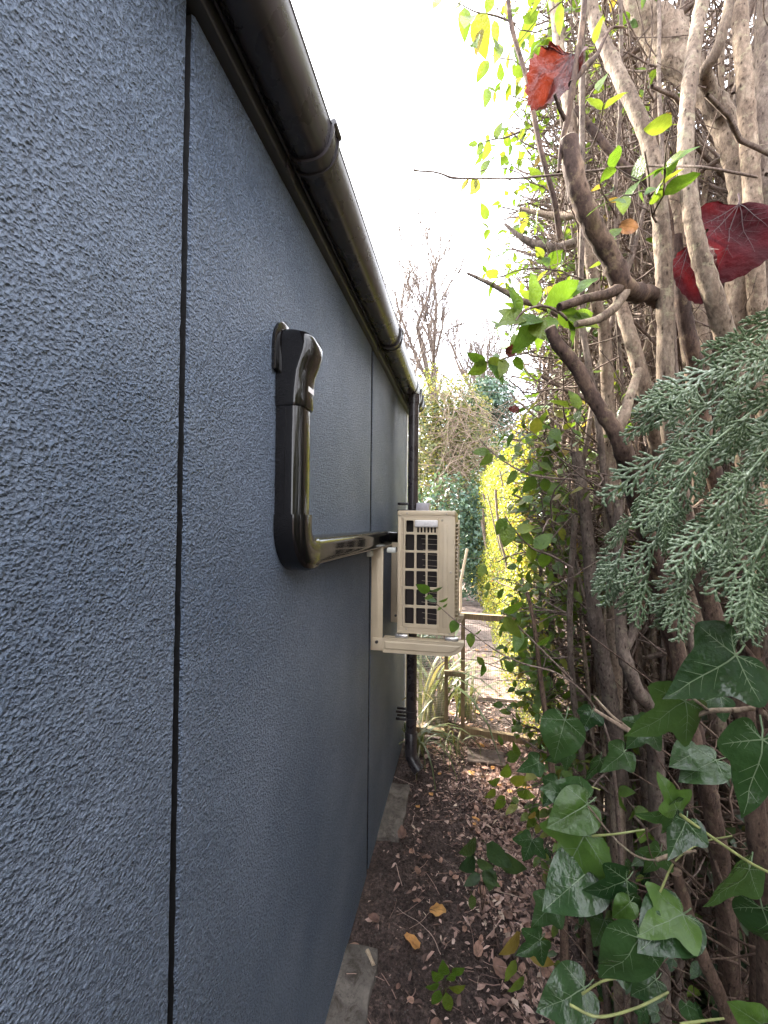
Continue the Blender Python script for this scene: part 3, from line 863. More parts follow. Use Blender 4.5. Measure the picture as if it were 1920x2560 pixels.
# front panel with louvres
mb = MB()
mb.box(ACX1 - 0.010, ACX1, ACY0 + 0.013, ACY0 + 0.05, ACZ0 + 0.0085, ACZ1 - 0.0245, 0.002)
mb.box(ACX1 - 0.010, ACX1, ACY1 - 0.05, ACY1 - 0.003, ACZ0 + 0.0085, ACZ1 - 0.0245, 0.002)
mb.box(ACX1 - 0.010, ACX1, ACY0 + 0.05, ACY1 - 0.05, ACZ0 + 0.0085, ACZ0 + 0.04, 0.002)
mb.box(ACX1 - 0.010, ACX1, ACY0 + 0.05, ACY1 - 0.05, ACZ1 - 0.055, ACZ1 - 0.0245, 0.002)
fp = mb.build('front_panel', M['beige'], acu)
for i in range(26):
    z = ACZ0 + 0.048 + i * (H_ - 0.11) / 25
    mb = MB(); mb.box(ACX1 - 0.006, ACX1 + 0.010, ACY0 + 0.045, ACY1 - 0.045, z, z + 0.006, 0.0015, seg=1); mb.build('louvre_slat', M['beige'], fp)
mb = MB()
for y in (ACY0 + 0.10, ACY0 + 0.28, ACY0 + 0.46): mb.box(ACX1 + 0.0101, ACX1 + 0.014, y, y + 0.008, ACZ0 + 0.03, ACZ1 - 0.04, 0.001)
mb.build('grille_bar', M['beige'], fp)
# little grey box fixed behind the unit's top
p0 = at_y(1043, 1276, 2.50); p1 = at_y(1075, 1258, 2.50)
gb = MB(); gb.box(p0.x, p1.x, 2.44, 2.55, ACZ1 + 0.001, p1.z, 0.004)
gbx = gb.build('grey_box', M['greyplast']); tag(gbx, 'small grey plastic box on top of the outdoor unit', 'box')

# ---- concrete slabs at the wall foot
def rough_slab(x0, x1, y0, y1, z0, z1, seed):
    rr_ = random.Random(seed)
    nx, ny = 7, 16
    mb = MB(); vv = []
    for j in range(ny + 1):
        for i in range(nx + 1):
            x = x0 + (x1 - x0) * i / nx; y = y0 + (y1 - y0) * j / ny
            ed = (i == nx) * 1.0
            if i == nx: x += rr_.uniform(-0.004, 0.004)
            if j in (0, ny): y += rr_.uniform(-0.006, 0.006)
            if (i == nx) and j in (0, ny): x -= 0.004
            z = z1 + 0.004 * noise.noise(V((x * 18, y * 18, seed))) - (0.006 if (i == nx or j in (0, ny)) else 0)
            vv.append((x, y, z))
    k = nx + 1
    fs = [(j*k+i, j*k+i+1, (j+1)*k+i+1, (j+1)*k+i) for j in range(ny) for i in range(nx)]
    rim = [j*k+nx for j in range(ny + 1)]
    b = len(vv)
    vv += [(vv[i][0] + 0.004, vv[i][1], z0) for i in rim]
    fs += [(rim[j], b+j, b+j+1, rim[j+1]) for j in range(ny)]
    for row in (0, ny):
        rw = [row*k+i for i in range(k)]; b2 = len(vv)
        vv += [(vv[i][0], vv[i][1], z0) for i in rw]
        fs += [((rw[i], b2+i, b2+i+1, rw[i+1]) if row else (rw[i], rw[i+1], b2+i+1, b2+i)) for i in range(nx)]
    mb.add(vv, fs, 0, False)
    return mb
o = rough_slab(XW - 0.05, -0.292, 0.95, 1.505, -0.04, 0.032, 1).build('concrete_slab', M['slab']); tag(o, 'grey concrete slab at the wall foot nearest the viewer', 'slab', 'concrete slabs at the wall foot')
o = rough_slab(XW - 0.05, -0.300, 2.03, 2.46, -0.04, 0.028, 2).build('concrete_slab', M['slab']); tag(o, 'grey concrete slab at the wall foot, just before the downpipe', 'slab', 'concrete slabs at the wall foot')
o = rough_slab(0.03, 0.27, 2.78, 2.95, -0.04, 0.020, 5).build('concrete_slab', M['slabbrown']); tag(o, 'worn brownish slab half buried in soil before the wire gate', 'slab')

# ================================================================== wire fence and gate
FY = 3.06
def timber(a, b, w, d, name, parent, up=V((0,0,1))):
    a, b = V(a), V(b); ax = (b - a).normalized()
    s = ax.cross(V((0, 1, 0))).normalized() * (w/2); n = V((0, 1, 0)) * (d/2)
    vv = []
    for i in range(5):
        c = a.lerp(b, i/4) + V((ru(-.0015,.0015), ru(-.0015,.0015), ru(-.0015,.0015)))
        vv += [c - s - n, c + s - n, c + s + n, c - s + n]
    fs = [(0,1,2,3)[::-1], (16,17,18,19)]
    for i in range(4):
        for k in range(4): fs.append((i*4+k, i*4+(k+1) % 4, (i+1)*4+(k+1) % 4, (i+1)*4+k))
    mb = MB(); mb.add(vv, fs)
    return mb.build(name, M['fencewood'], parent)
def wire_mesh(x0, x1, z0, z1, y, parent, name='wire_mesh', cell=0.0127, slope=0.0):
    mb = MB(); r_ = 0.0009
    def wob(x, z): return V((0.002 * noise.noise(V((x*9, z*9, 1))), 0.006 * noise.noise(V((x*5, z*5, 7))), 0.002 * noise.noise(V((x*9, z*9, 4)))))
    x = x0
    while x <= x1:
        pts = [V((x, y, z0 + (z1-z0)*i/8)) for i in range(9)]
        mb.tube([p + wob(p.x, p.z) for p in pts], r_, 3, cap=False); x += cell
    z = z0
    while z <= z1:
        pts = [V((x0 + (x1-x0)*i/6, y, z)) for i in range(7)]
        mb.tube([p + wob(p.x, p.z) for p in pts], r_, 3, cap=False); z += cell
    o = mb.build(name, M['wire'], parent); o['kind'] = 'stuff'
    return o
fx0 = -0.42
px = lambda x: at_y(x, 1690, FY).x
fp_ = thing('wire_fence_panel', (-0.2, FY, 0.0), 'low timber-framed wire mesh panel beside the downpipe', 'fence')
xa = px(1116); xb = px(1157)
timber((fx0, FY, 0.055), (xa + 0.012, FY, 0.045), 0.045, 0.04, 'bottom_rail', fp_)
timber((xa, FY, 0.072), (xa, FY, 0.92), 0.026, 0.036, 'post', fp_)
timber((fx0 + 0.01, FY, 0.08), (fx0 + 0.01, FY, 0.92), 0.03, 0.036, 'post', fp_)
timber((fx0, FY, 0.935), (xa + 0.012, FY, 0.935), 0.03, 0.04, 'top_rail', fp_)
wire_mesh(fx0 + 0.02, xa, 0.06, 0.92, FY + 0.022, fp_)
gt = thing('wire_gate', (0.2, FY - 0.02, 0.0), 'low timber-framed wire mesh gate across the start of the path', 'gate')
GYY = FY - 0.02
gz_top = at_y(1200, 1541, GYY).z
timber((xb, GYY, 0.03), (xb, GYY, gz_top - 0.022), 0.028, 0.036, 'post', gt)
timber((xb - 0.014, GYY, gz_top), (0.62, GYY, gz_top - 0.012), 0.04, 0.04, 'top_rail', gt)
timber((xb - 0.014, GYY - 0.01, at_y(1157, 1822, GYY).z), (0.62, GYY - 0.01, at_y(1300, 1846, GYY).z - 0.015), 0.045, 0.035, 'bottom_rail', gt)
timber((0.60, GYY, 0.05), (0.60, GYY, gz_top - 0.022), 0.028, 0.036, 'post', gt)
wire_mesh(xb, 0.60, 0.04, gz_top, GYY + 0.022, gt)
zc = at_y(1136, 1676, GYY).z
ltc = MB(); ltc.box(xa - 0.013, xb + 0.016, GYY - 0.044, GYY - 0.019, zc - 0.03, zc + 0.008, 0.002)
tag(ltc.build('latch_board', M['fencewood']), 'short timber cross piece joining fence post and gate post', 'timber')
# pale stake and buff box far along the path
st = MB(); a = at_y(1152, 1452, 6.5); b_ = at_y(1168, 1372, 6.5); st.tube([V((a.x, 6.5, 0.0)), a, b_], 0.02, 8)
tag(st.build('stake', M['cutwood']), 'pale leaning stake beside the far path', 'stake')
# ================================================================== vegetation tools
CR, CU, CB = CROT @ V((1,0,0)), CROT @ V((0,1,0)), CROT @ V((0,0,1))
def oval_leaf(name, m, w=0.26, fold=0.25, curl=0.18, seed=0, n=6, wmax=0.42):
    """pointed oval leaf of unit length along +X, folded along the midrib"""
    r_ = random.Random(seed); mb = MB()
    vs_ = []
    for i in range(n + 1):
        t = i / n
        prof = w * (math.sin(math.pi * t ** (0.72 if wmax < 0.45 else 0.95)) ** 0.85) if 0 < t < 1 else 0
        z = -curl * (t - 0.15) ** 2 + 0.02 * r_.uniform(-1, 1)
        x = t
        vs_ += [(x, prof, z + fold * prof + 0.02*r_.uniform(-1,1)), (x, 0, z), (x, -prof, z + fold * prof + 0.02*r_.uniform(-1,1))]
    fs = []
    for i in range(n):
        a, b = i*3, (i+1)*3
        if i == 0: fs += [(1, b+1, b), (1, b+2, b+1)]
        elif i == n-1: fs += [(a, a+1, b+1), (a+1, a+2, b+1)]
        else: fs += [(a, a+1, b+1, b), (a+1, a+2, b+2, b+1)]
    mb.add(vs_, fs, 0, True)
    mb.add([(-0.16, 0.009, 0.0), (-0.16, -0.009, 0.0), (0.03, -0.010, 0.003), (0.03, 0.010, 0.003)], [(0,1,2,3)], 0)
    return mb.mesh(name, m)
LEAF = [oval_leaf('privet_leaf', M['leaf'], w_, f_, c_, i) for i, (w_, f_, c_) in enumerate(((.25,.25,.2),(.28,.12,.3),(.22,.4,.1),(.30,.2,.35),(.24,.05,.15)))]
LEAFB = [oval_leaf('bright_leaf', M['leafbright'], w_, f_, c_, 10+i) for i, (w_, f_, c_) in enumerate(((.27,.22,.25),(.30,.1,.3),(.24,.35,.15),(.33,.15,.2)))]
LEAFD = [oval_leaf('dark_leaf', M['leafdark'], w_, f_, c_, 20+i) for i, (w_, f_, c_) in enumerate(((.27,.22,.25),(.34,.1,.3),(.24,.35,.15)))]

def polar_leaf(name, mats, outline, veins, cup=0.0, wave=0.06, wfreq=3.0, seed=0, rings=7, vein_w=0.009, sub=True, fold=0.0, bend=0.0):
    """leaf from a closed outline (unit size, petiole at origin, main tip along +X); second slot is the vein colour"""
    mb = MB(); n = len(outline)
    def zf(x, y):
        r2 = x*x + y*y
        z = wave * noise.noise(V((x * wfreq, y * wfreq, seed * 3.7))) + cup * r2 + fold * abs(y) - bend * max(0, x) ** 2
        return z
    vs_ = [(0.0, 0.0, zf(0, 0))]
    for k in range(1, rings + 1):
        for x, y in outline:
            s = k / rings
            vs_.append((x*s, y*s, zf(x*s, y*s)))
    fs = [(0, 1+i, 1+(i+1) % n) for i in range(n)]
    for k in range(rings - 1):
        for i in range(n):
            j = (i+1) % n
            fs.append((1+k*n+i, 1+(k+1)*n+i, 1+(k+1)*n+j, 1+k*n+j))
    mb.add(vs_, fs, 0, True)
    def strip(p, q, w0, w1, m_=6):
        pts = []
        for i in range(m_ + 1):
            t = i/m_; x = p[0]+(q[0]-p[0])*t; y = p[1]+(q[1]-p[1])*t
            d = math.hypot(q[0]-p[0], q[1]-p[1]) or 1
            nx, ny = -(q[1]-p[1])/d, (q[0]-p[0])/d
            w = w0 + (w1-w0)*t
            for s in (1, -1): pts.append((x+nx*w*s, y+ny*w*s, zf(x, y) + 0.007 + (0.003 if i in (0,) else 0)))
        f = [(2*i, 2*i+1, 2*i+3, 2*i+2) for i in range(m_)]
        mb.add(pts, f, 1, False)
    for (tx, ty) in veins:
        strip((0, 0), (tx*0.93, ty*0.93), vein_w, vein_w*0.3)
        if sub:
            L = math.hypot(tx, ty)
            for q in (0.28, 0.46, 0.64):
                for s in (1, -1):
                    a = math.atan2(ty, tx) + s*0.75
                    l = L*0.30*(1.1-q)
                    p = (tx*q, ty*q)
                    strip(p, (p[0]+l*math.cos(a), p[1]+l*math.sin(a)), vein_w*0.38, vein_w*0.15, 3)
    mb.tube([(0.01, 0, zf(0,0)), (-0.10, 0.01, -0.03), (-0.26, 0.0, -0.10)], [0.014, 0.012, 0.012], 5, mat=1)
    return mb.mesh(name, mats)
def ivy_outline(kind):
    if kind == 0: key = [(-.16,.10),(-.20,.22),(-.12,.36),(.06,.46),(.20,.50),(.30,.42),(.36,.30),(.50,.24),(.72,.14),(.90,.05),(1.0,0)]
    elif kind == 1: key = [(-.10,.08),(-.16,.20),(-.10,.34),(.10,.50),(.34,.62),(.40,.44),(.42,.27),(.60,.23),(.80,.13),(.94,.05),(1.02,0)]
    elif kind == 2: key = [(-.12,.10),(-.14,.24),(-.02,.38),(.18,.44),(.40,.40),(.60,.30),(.78,.17),(.92,.06),(1.0,0)]
    else: key = [(-.14,.08),(-.26,.20),(-.24,.36),(-.04,.42),(.14,.56),(.36,.66),(.42,.46),(.44,.25),(.62,.22),(.82,.12),(.95,.04),(1.05,0)]
    up = spline([(0.0, 0.03)] + key, 26)
    return [(x, max(y, 0.0)) for x, y in up] + [(x, -max(y, 0.0)) for x, y in reversed(up[:-1])]
IVYV = [(1.0, 0), (.20, .48), (.20, -.48), (-.17, .26), (-.17, -.26)]
IVY = [polar_leaf('ivy_leaf_%d' % i, [M['ivy'], M['ivyvein']], ivy_outline(k), IVYV if k != 1 and k != 3 else [(1.0,0),(.34,.6),(.34,-.6),(-.13,.26),(-.13,-.26)], c, w_, 2.6, i, fold=f_, bend=b_)
       for i, (k, c, w_, f_, b_) in enumerate(((0,.10,.06,.10,.2),(1,-.06,.06,.15,.25),(2,.05,.07,.05,.3),(3,-.05,.06,.12,.15)))]
IVYG = [polar_leaf('young_ivy_leaf_%d' % i, [M['ivygreen'], M['ivyvein']], ivy_outline(k), IVYV, c, w_, 2.6, 9+i, fold=f_, bend=b_)
        for i, (k, c, w_, f_, b_) in enumerate(((1,.05,.12,.2,.3),(2,.05,.10,.1,.2)))]
def round_outline(n=44, ser=0.03, seed=1, asp=0.8):
    r_ = random.Random(seed); pts = []
    for i in range(n):
        a = 2*math.pi*i/n
        # heart / broad oval measured from the petiole
        x = 0.52 + 0.52*math.cos(a); y = asp*0.52*math.sin(a)*(1 - 0.20*math.cos(a))
        s = 1 + (ser if i % 2 else -ser) * r_.uniform(0.4, 1.2)
        pts.append((0.5 + (x-0.5)*s, y*s))
    return pts
RV = [(1.0, 0), (.72, .30), (.72, -.30), (.40, .36), (.40, -.36)]
def img_dir(ang): return CR*math.cos(R(ang)) + CU*math.sin(R(ang))
def img_leaf(name, me, parent, px, py, d, len_px, ang, tilt=(0, 0), base=True):
    """leaf whose petiole base stands at the given photo spot and real distance; tilt: (pitch towards viewer, roll)"""
    p = at(px, py, d)
    dr = img_dir(ang)
    nrm = CB.copy()
    side = dr.cross(nrm)
    dr2 = (dr*math.cos(R(tilt[0])) + nrm*math.sin(R(tilt[0]))).normalized()
    nr2 = (nrm*math.cos(R(tilt[1])) + side*math.sin(R(tilt[1])))
    return put(name, me, parent, frame(p, dr2, nr2, len_px/F_PX*d/max(0.5, math.cos(R(tilt[0])))))

def wander(p, d, L, n, wig=0.2, grav=0.0, pull=None):
    p = V(p); d = V(d).normalized(); out = [p.copy()]
    for i in range(n):
        d = (d + rvec()*wig + V((0,0,-1))*grav + (pull*0.12 if pull else V((0,0,0)))).normalized()
        p = p + d*(L/n); out.append(p.copy())
    return out
def img_path(spec, n):
    """spec: (px, py, distance, radius_in_m) way points -> world points and radii"""
    s = spline(spec, n)
    return [at(a, b, c) for a, b, c, _ in s], [max(0.0004, r_) for *_, r_ in s]
def leafset(mesh_list, parent, pts, every, size, name='leaf', spread=0.6, start=0.3, up=V((0,0,0.5)), pair=True, prob=1.0):
    """opposite pairs of leaves along a shoot"""
    n = len(pts); k = 0
    for i in range(max(1, int(n*start)), n, every):
        t = (pts[min(i+1, n-1)] - pts[i-1]).normalized()
        s = t.cross(rvec()).normalized()
        for sg in ((1, -1) if pair else (1,)):
            if rnd.random() > prob: continue
            d = (t*0.55 + s*sg*0.9 + V((0,0,-0.15)) + rvec()*0.25).normalized()
            nr = (up + rvec()*spread + V((-0.25,-0.25,0.3))).normalized()
            put(name, rnd.choice(mesh_list), parent, frame(pts[i], d, nr, size*ru(0.7, 1.2)))
            k += 1
    return k

# ================================================================== near hedge: front stems that can be told apart
def stem(name, label, spec, m, n=None, seg=12, cut=None, rough=0.10, group=None, cat='shrub', side=()):
    n = n or max(14, len(spec)*9)
    pts, rad = img_path(spec, n)
    lo = min(pts, key=lambda p: p.z)
    t = thing(name, (lo.x, lo.y, max(0, lo.z)), label, cat, group)
    rad = [r_*(1 + 0.10*noise.noise(V((i*0.7, spec[0][0], 1))) + (0.11 if rnd.random() < 0.07 else 0)) for i, r_ in enumerate(rad)]
    mb = MB(); mb.tube(pts, rad, seg, rough=rough, nsc=55)
    mb.build('trunk', M[m], t)
    if cut is not None:
        e, d = (pts[0], (pts[0]-pts[1]).normalized()) if cut == 0 else (pts[-1], (pts[-1]-pts[-2]).normalized())
        rr_ = rad[0] if cut == 0 else rad[-1]
        c = MB(); c.tube([e - d*0.001, e + d*0.0022], [rr_*0.98, rr_*0.93], 14); c.build('cut_end', M['cutwood'], t)
    for sp in side:
        p2, r2 = img_path(sp[0], max(8, len(sp[0])*7))
        q = MB(); q.tube(p2, r2, 8, rough=0.1, nsc=70); q.build('branch', M[sp[1]], t)
    return t, pts
S = 'hedge_shrub'
T = {}
T[1] = stem(S, 'pale upright hedge stem curving down from top, foremost left of red leaf', [(1470,-60,.92,.0125),(1490,60,.90,.0125),(1550,193,.86,.0135),(1618,347,.82,.0138),(1646,501,.80,.0140),(1658,656,.79,.0143),(1664,800,.79,.0145),(1668,1000,.80,.015),(1715,1300,.86,.016),(1830,1700,.95,.018),(2000,2200,1.0,.020),(2120,2900,1.05,.024)], 'bark_pale', 90)
T[2] = stem(S, 'pale upright hedge stem crossing in front of the big red leaf', [(1770,-60,.80,.0125),(1745,60,.79,.0125),(1726,193,.77,.0125),(1714,347,.75,.0128),(1724,501,.74,.0132),(1745,617,.73,.0138),(1780,733,.73,.0150),(1815,850,.75,.0165),(1842,1000,.80,.017),(1900,1350,.88,.018),(2020,1800,.96,.020),(2160,2900,1.02,.024)], 'bark_pale', 90)
T[3] = stem(S, 'thick dark sawn-off branch with pale cut top', [(1421,352,.70,.0150),(1432,420,.70,.0158),(1448,480,.70,.0160),(1484,570,.71,.0162),(1527,645,.72,.0165),(1556,712,.73,.0165),(1590,732,.76,.0160),(1622,735,.79,.0150),(1652,760,.81,.013)], 'bark_dark', 60, cut=0, cat='branch',
     side=[([(1556,716,.73,.010),(1520,735,.71,.0085),(1470,745,.69,.0075),(1398,768,.67,.0065)], 'bark_brown'),
           ([(1562,730,.73,.009),(1535,770,.71,.008),(1490,800,.69,.0065),(1440,810,.67,.005)], 'bark_pale')])
T[4] = stem(S, 'thick knobbly scarred trunk in the upper right corner', [(1560,-40,1.12,.022),(1600,30,1.10,.030),(1655,80,1.08,.042),(1700,150,1.05,.036),(1760,225,1.02,.026),(1815,320,1.0,.026),(1850,430,.99,.027),(1862,560,.99,.028),(1850,700,1.0,.028),(1856,900,1.02,.028),(1930,1400,1.08,.030),(2090,2700,1.15,.034)], 'bark_pale', 80, seg=16, rough=0.22)
T[5] = stem(S, 'pale straight hedge stem close to the right edge', [(1850,-60,.95,.015),(1850,60,.94,.0155),(1862,200,.93,.016),(1870,330,.93,.0165),(1880,480,.94,.017),(1890,700,.95,.018),(1920,1100,1.0,.020),(2100,2800,1.08,.024)], 'bark_pale', 70)
T[6] = stem(S, 'forked pale branch joining the right-hand stems from top', [(1835,-60,.90,.0095),(1812,60,.90,.010),(1790,130,.91,.011),(1765,175,.93,.0125),(1770,215,.96,.014),(1800,290,.98,.015)], 'bark_pale', 40, cat='branch')
T[7] = stem(S, 'dark peeling trunk at the far right edge', [(1925,-60,1.0,.022),(1915,120,1.0,.022),(1905,300,1.0,.023),(1912,480,1.0,.024),(1918,700,1.0,.025),(1925,2800,1.1,.03)], 'bark_grey', 60, seg=14, rough=0.2)
T[8] = stem(S, 'thin dark twig hanging from top beside the orange-red leaf', [(1464,-30,.72,.0048),(1452,90,.71,.0050),(1436,190,.70,.0052),(1420,290,.70,.0050),(1406,350,.70,.0042),(1396,430,.70,.0025)], 'bark_dark', 30, seg=8, cat='twig',
     side=[([(1428,210,.70,.0052),(1465,165,.73,.0050),(1490,140,.75,.0042),(1512,95,.77,.003),(1530,70,.78,.0026),(1558,68,.79,.002)], 'bark_dark'),
           ([(1413,300,.70,.004),(1398,270,.69,.0032),(1386,235,.68,.0026)], 'bark_dark')])
T[9] = stem(S, 'slim dark twig slanting down at the left of the orange-red leaf', [(1268,-20,.95,.0048),(1282,80,.94,.0050),(1318,200,.92,.0052),(1338,308,.91,.0055),(1358,400,.90,.0055),(1385,500,.90,.006),(1400,600,.92,.0065)], 'bark_dark', 34, seg=8, cat='twig')
T[10] = stem(S, 'dark diagonal branch running down behind the thin wire-like twig', [(1440,270,.98,.006),(1470,310,.97,.0085),(1530,385,.95,.009),(1575,430,.94,.010),(1612,452,.93,.010),(1650,480,.93,.010)], 'bark_dark', 30, seg=9, cat='branch')
T[11] = stem(S, 'dark cut stem with reddish peeling bark above the cypress spray', [(1375,822,.70,.0095),(1395,862,.70,.0105),(1440,916,.70,.0115),(1480,990,.70,.0115),(1515,1045,.70,.0120),(1545,1090,.70,.0140),(1562,1140,.71,.0150),(1595,1260,.77,.016),(1660,1500,.88,.018),(1790,2100,1.0,.02),(1900,2800,1.08,.024)], 'bark_dark', 60, cut=0,
     side=[([(1540,1078,.70,.011),(1560,1040,.70,.0095),(1575,990,.71,.008),(1598,925,.72,.0075)], 'bark_pale')])
T[12] = stem(S, 'pale stem slanting behind the dark cut stem', [(1520,640,.90,.011),(1535,700,.90,.012),(1560,790,.89,.0135),(1590,890,.88,.0145),(1615,990,.88,.0155),(1640,1100,.92,.016),(1730,1500,1.02,.018),(1960,2600,1.15,.022)], 'bark_pale', 60)
T[13] = stem(S, 'red-brown bare trunk slanting under the cypress spray', [(1700,1240,.66,.011),(1738,1400,.65,.0125),(1790,1560,.64,.0135),(1842,1710,.64,.0140),(1870,1810,.64,.0145),(1900,2000,.66,.015),(1905,2400,.72,.017),(1900,2960,.76,.02)], 'bark_brown', 60)  # brown bark on the low right stems also stands in for shade
T[14] = stem(S, 'shaded purplish stem standing behind the veined ivy leaf', [(1690,1600,.78,.0125),(1728,1830,.76,.0135),(1756,1930,.76,.014),(1780,2030,.77,.0145),(1815,2300,.8,.016),(1840,2900,.85,.02)], 'bark_brown', 50)
T[15] = stem(S, 'brown bare stem leaning at the bottom right corner', [(1690,2180,.62,.008),(1722,2290,.62,.0085),(1760,2400,.62,.009),(1800,2490,.62,.0095),(1850,2620,.63,.0105),(1900,2800,.66,.012)], 'bark_brown', 40)
T[16] = stem(S, 'dark forked stem in the hedge middle with U-shaped fork', [(1440,1130,1.05,.013),(1465,1300,1.04,.014),(1482,1500,1.03,.016),(1505,1640,1.03,.018),(1530,1780,1.04,.019),(1560,2100,1.1,.022),(1580,2750,1.15,.025)], 'bark_grey', 60)
T[17] = stem(S, 'smooth grey stem forking beside the U-shaped fork', [(1545,1250,.98,.010),(1548,1400,.97,.011),(1552,1560,.96,.0125),(1560,1640,.95,.014),(1590,1720,.95,.015),(1640,1900,1.0,.018),(1660,2900,1.05,.022)], 'bark_grey', 60,
     side=[([(1560,1625,.95,.011),(1582,1580,.95,.010),(1592,1500,.96,.009),(1600,1400,.98,.008)], 'bark_grey')])
T[18] = stem(S, 'pale stem seen between the two front stems', [(1640,250,1.15,.012),(1660,400,1.13,.013),(1690,520,1.12,.014),(1700,700,1.12,.015),(1725,900,1.1,.017),(1800,1400,1.2,.018),(2000,2500,1.3,.02)], 'bark_pale', 60)
T[19] = stem(S, 'dark rough vertical stem at the red leaf bottom', [(1690,590,.86,.0105),(1698,700,.86,.013),(1712,800,.86,.0145),(1735,900,.87,.015),(1765,1100,.92,.016),(1880,1600,1.0,.018),(2080,2800,1.1,.02)], 'bark_dark', 50)
T[20] = stem(S, 'stout curved dark branch low in the left hedge edge', [(1262,560,1.30,.004),(1300,592,1.27,.008),(1345,612,1.25,.012),(1395,620,1.22,.014),(1450,600,1.2,.014),(1500,560,1.18,.013)], 'bark_grey', 40, seg=10, rough=0.25, cat='branch')
T[21] = stem(S, 'pale bent branch crossing level at the left hedge edge', [(1300,520,1.2,.004),(1335,530,1.18,.007),(1390,540,1.15,.010),(1440,536,1.1,.012),(1480,525,1.05,.010)], 'bark_pale', 34, seg=9, cat='branch')
T[22] = stem(S, 'grey pointed twig jutting left over the path below the gutter line', [(1168,683,.98,.003),(1210,702,.97,.0048),(1255,725,.96,.006),(1300,750,.97,.0065),(1360,770,1.0,.007),(1420,800,1.02,.0075)], 'bark_grey', 30, seg=8, cat='twig')
T[23] = stem(S, 'pale upright stem at the top of the hedge left of the long curved stem', [(1375,-60,1.05,.012),(1392,60,1.04,.013),(1402,160,1.02,.0135),(1425,290,1.0,.013),(1440,420,1.0,.013),(1465,560,1.0,.0135),(1490,760,1.02,.014),(1520,1000,1.05,.015),(1560,2700,1.1,.02)], 'bark_pale', 70)
T[24] = stem(S, 'brown trunk tilted under the ivy by the right edge', [(1870,1900,.58,.0125),(1895,2100,.58,.013),(1920,2300,.59,.014),(1930,2900,.62,.016)], 'bark_brown', 36)
T[25] = stem(S, 'tall thin dark sapling stem in front of the sunlit far hedge', [(1318,1480,1.15,.0045),(1335,1560,1.14,.0055),(1352,1700,1.13,.0065),(1365,1800,1.12,.0072),(1380,1930,1.12,.0085),(1395,2050,1.12,.0095),(1408,2300,1.14,.011),(1420,2700,1.2,.014)], 'bark_brown', 44, seg=9)
# the long wire-like twig across the sky
tw_, tp = stem('twig', 'long thin horizontal twig reaching out over the sky', [(1034,425,.95,.0026),(1052,428,.95,.0018),(1085,430,.95,.0019),(1110,437,.95,.0021),(1128,444,.95,.0026),(1160,446,.95,.0020),(1230,447,.94,.0020),(1290,446,.92,.0020),(1400,436,.86,.0021),(1560,419,.80,.0021),(1640,415,.77,.0021),(1740,417,.70,.0021),(1810,427,.69,.0021),(1893,443,.70,.0020)], 'twig', 60, seg=7, cat='twig')
for (x, y, l, a) in ((1172,448,34,235),(1200,450,52,240),(1186,446,22,250)):
    img_leaf('leaf', rnd.choice(LEAF), tw_, x, y, .95, l, a, (ru(-25,25), ru(-40,40)))

# shoot with heart-shaped leaves in front of the unit
sh, sp_ = stem('leafy_shoot', 'slender green-leaved shoot reaching in front of the outdoor unit', [(1068,1474,.96,.0008),(1082,1500,.96,.0010),(1108,1525,.95,.0012),(1146,1557,.94,.0014),(1185,1586,.93,.0015),(1238,1625,.92,.0017),(1305,1658,.90,.0019),(1400,1687,.88,.0022),(1480,1760,.88,.0028),(1530,1900,.92,.004),(1560,2300,1.0,.006),(1570,2850,1.08,.008)], 'twig', 60, seg=6, cat='shoot')
for (x, y, l, a, mm, tl) in ((1076,1478,40,158,LEAFB[3],(10,-20)), (1074,1476,32,12,LEAFD[0],(30,60)), (1082,1490,22,200,LEAFB[1],(0,10)), (1092,1503,24,165,LEAFD[0],(20,55)), (1097,1504,24,20,LEAFB[0],(25,50)), (1106,1518,16,30,LEAFB[0],(0,40)), (1104,1518,14,215,LEAFB[0],(0,40)), (1141,1549,38,250,LEAFB[3],(0,10)), (1178,1581,38,262,LEAFB[1],(10,25)), (1186,1586,22,40,LEAFB[2],(20,50))):
    img_leaf('leaf', mm, sh, x, y, .945, l, a, tl)

# leafy privet shoots whose leaves read one by one
def shoot(label, spec, leaves, m='twig', seg=7, n=34, d=None, meshes=LEAFB, rnda=True, cat='shoot'):
    t, pts = stem('privet_shoot', label, spec, m, n, seg=seg, cat=cat)
    for L in leaves:
        x, y, l, a = L[:4]; dd = L[4] if len(L) > 4 else spec[0][2]
        img_leaf('leaf', rnd.choice(meshes), t, x, y, dd, l, a, (ru(-30,35), ru(-45,45)))
    return t
shoot('cluster of large bright green leaves beside the sawn-off branch', [(1420,800,.80,.003),(1390,775,.79,.0028),(1350,765,.78,.0024),(1310,778,.77,.002),(1290,800,.77,.0015)],
      [(1335,768,84,95),(1362,764,96,30),(1420,745,80,38),(1316,785,84,205),(1345,792,104,238),(1352,795,66,200),(1396,775,84,330),(1410,790,100,350),(1430,800,70,20),(1300,800,62,150),(1335,800,60,280),(1420,800,66,290),(1300,790,70,120),(1372,790,72,262),(1290,806,60,190)], d=.78)
shoot('small spray of green leaves jutting over the path toward the tree', [(1340,876,.95,.0024),(1290,888,.95,.002),(1240,902,.95,.0016),(1212,905,.95,.0012)],
      [(1215,905,54,160),(1218,906,56,215),(1222,908,66,300),(1262,898,56,250),(1300,886,56,110),(1240,905,30,90),(1270,895,30,60),(1218,904,36,350),(1290,890,40,300)])
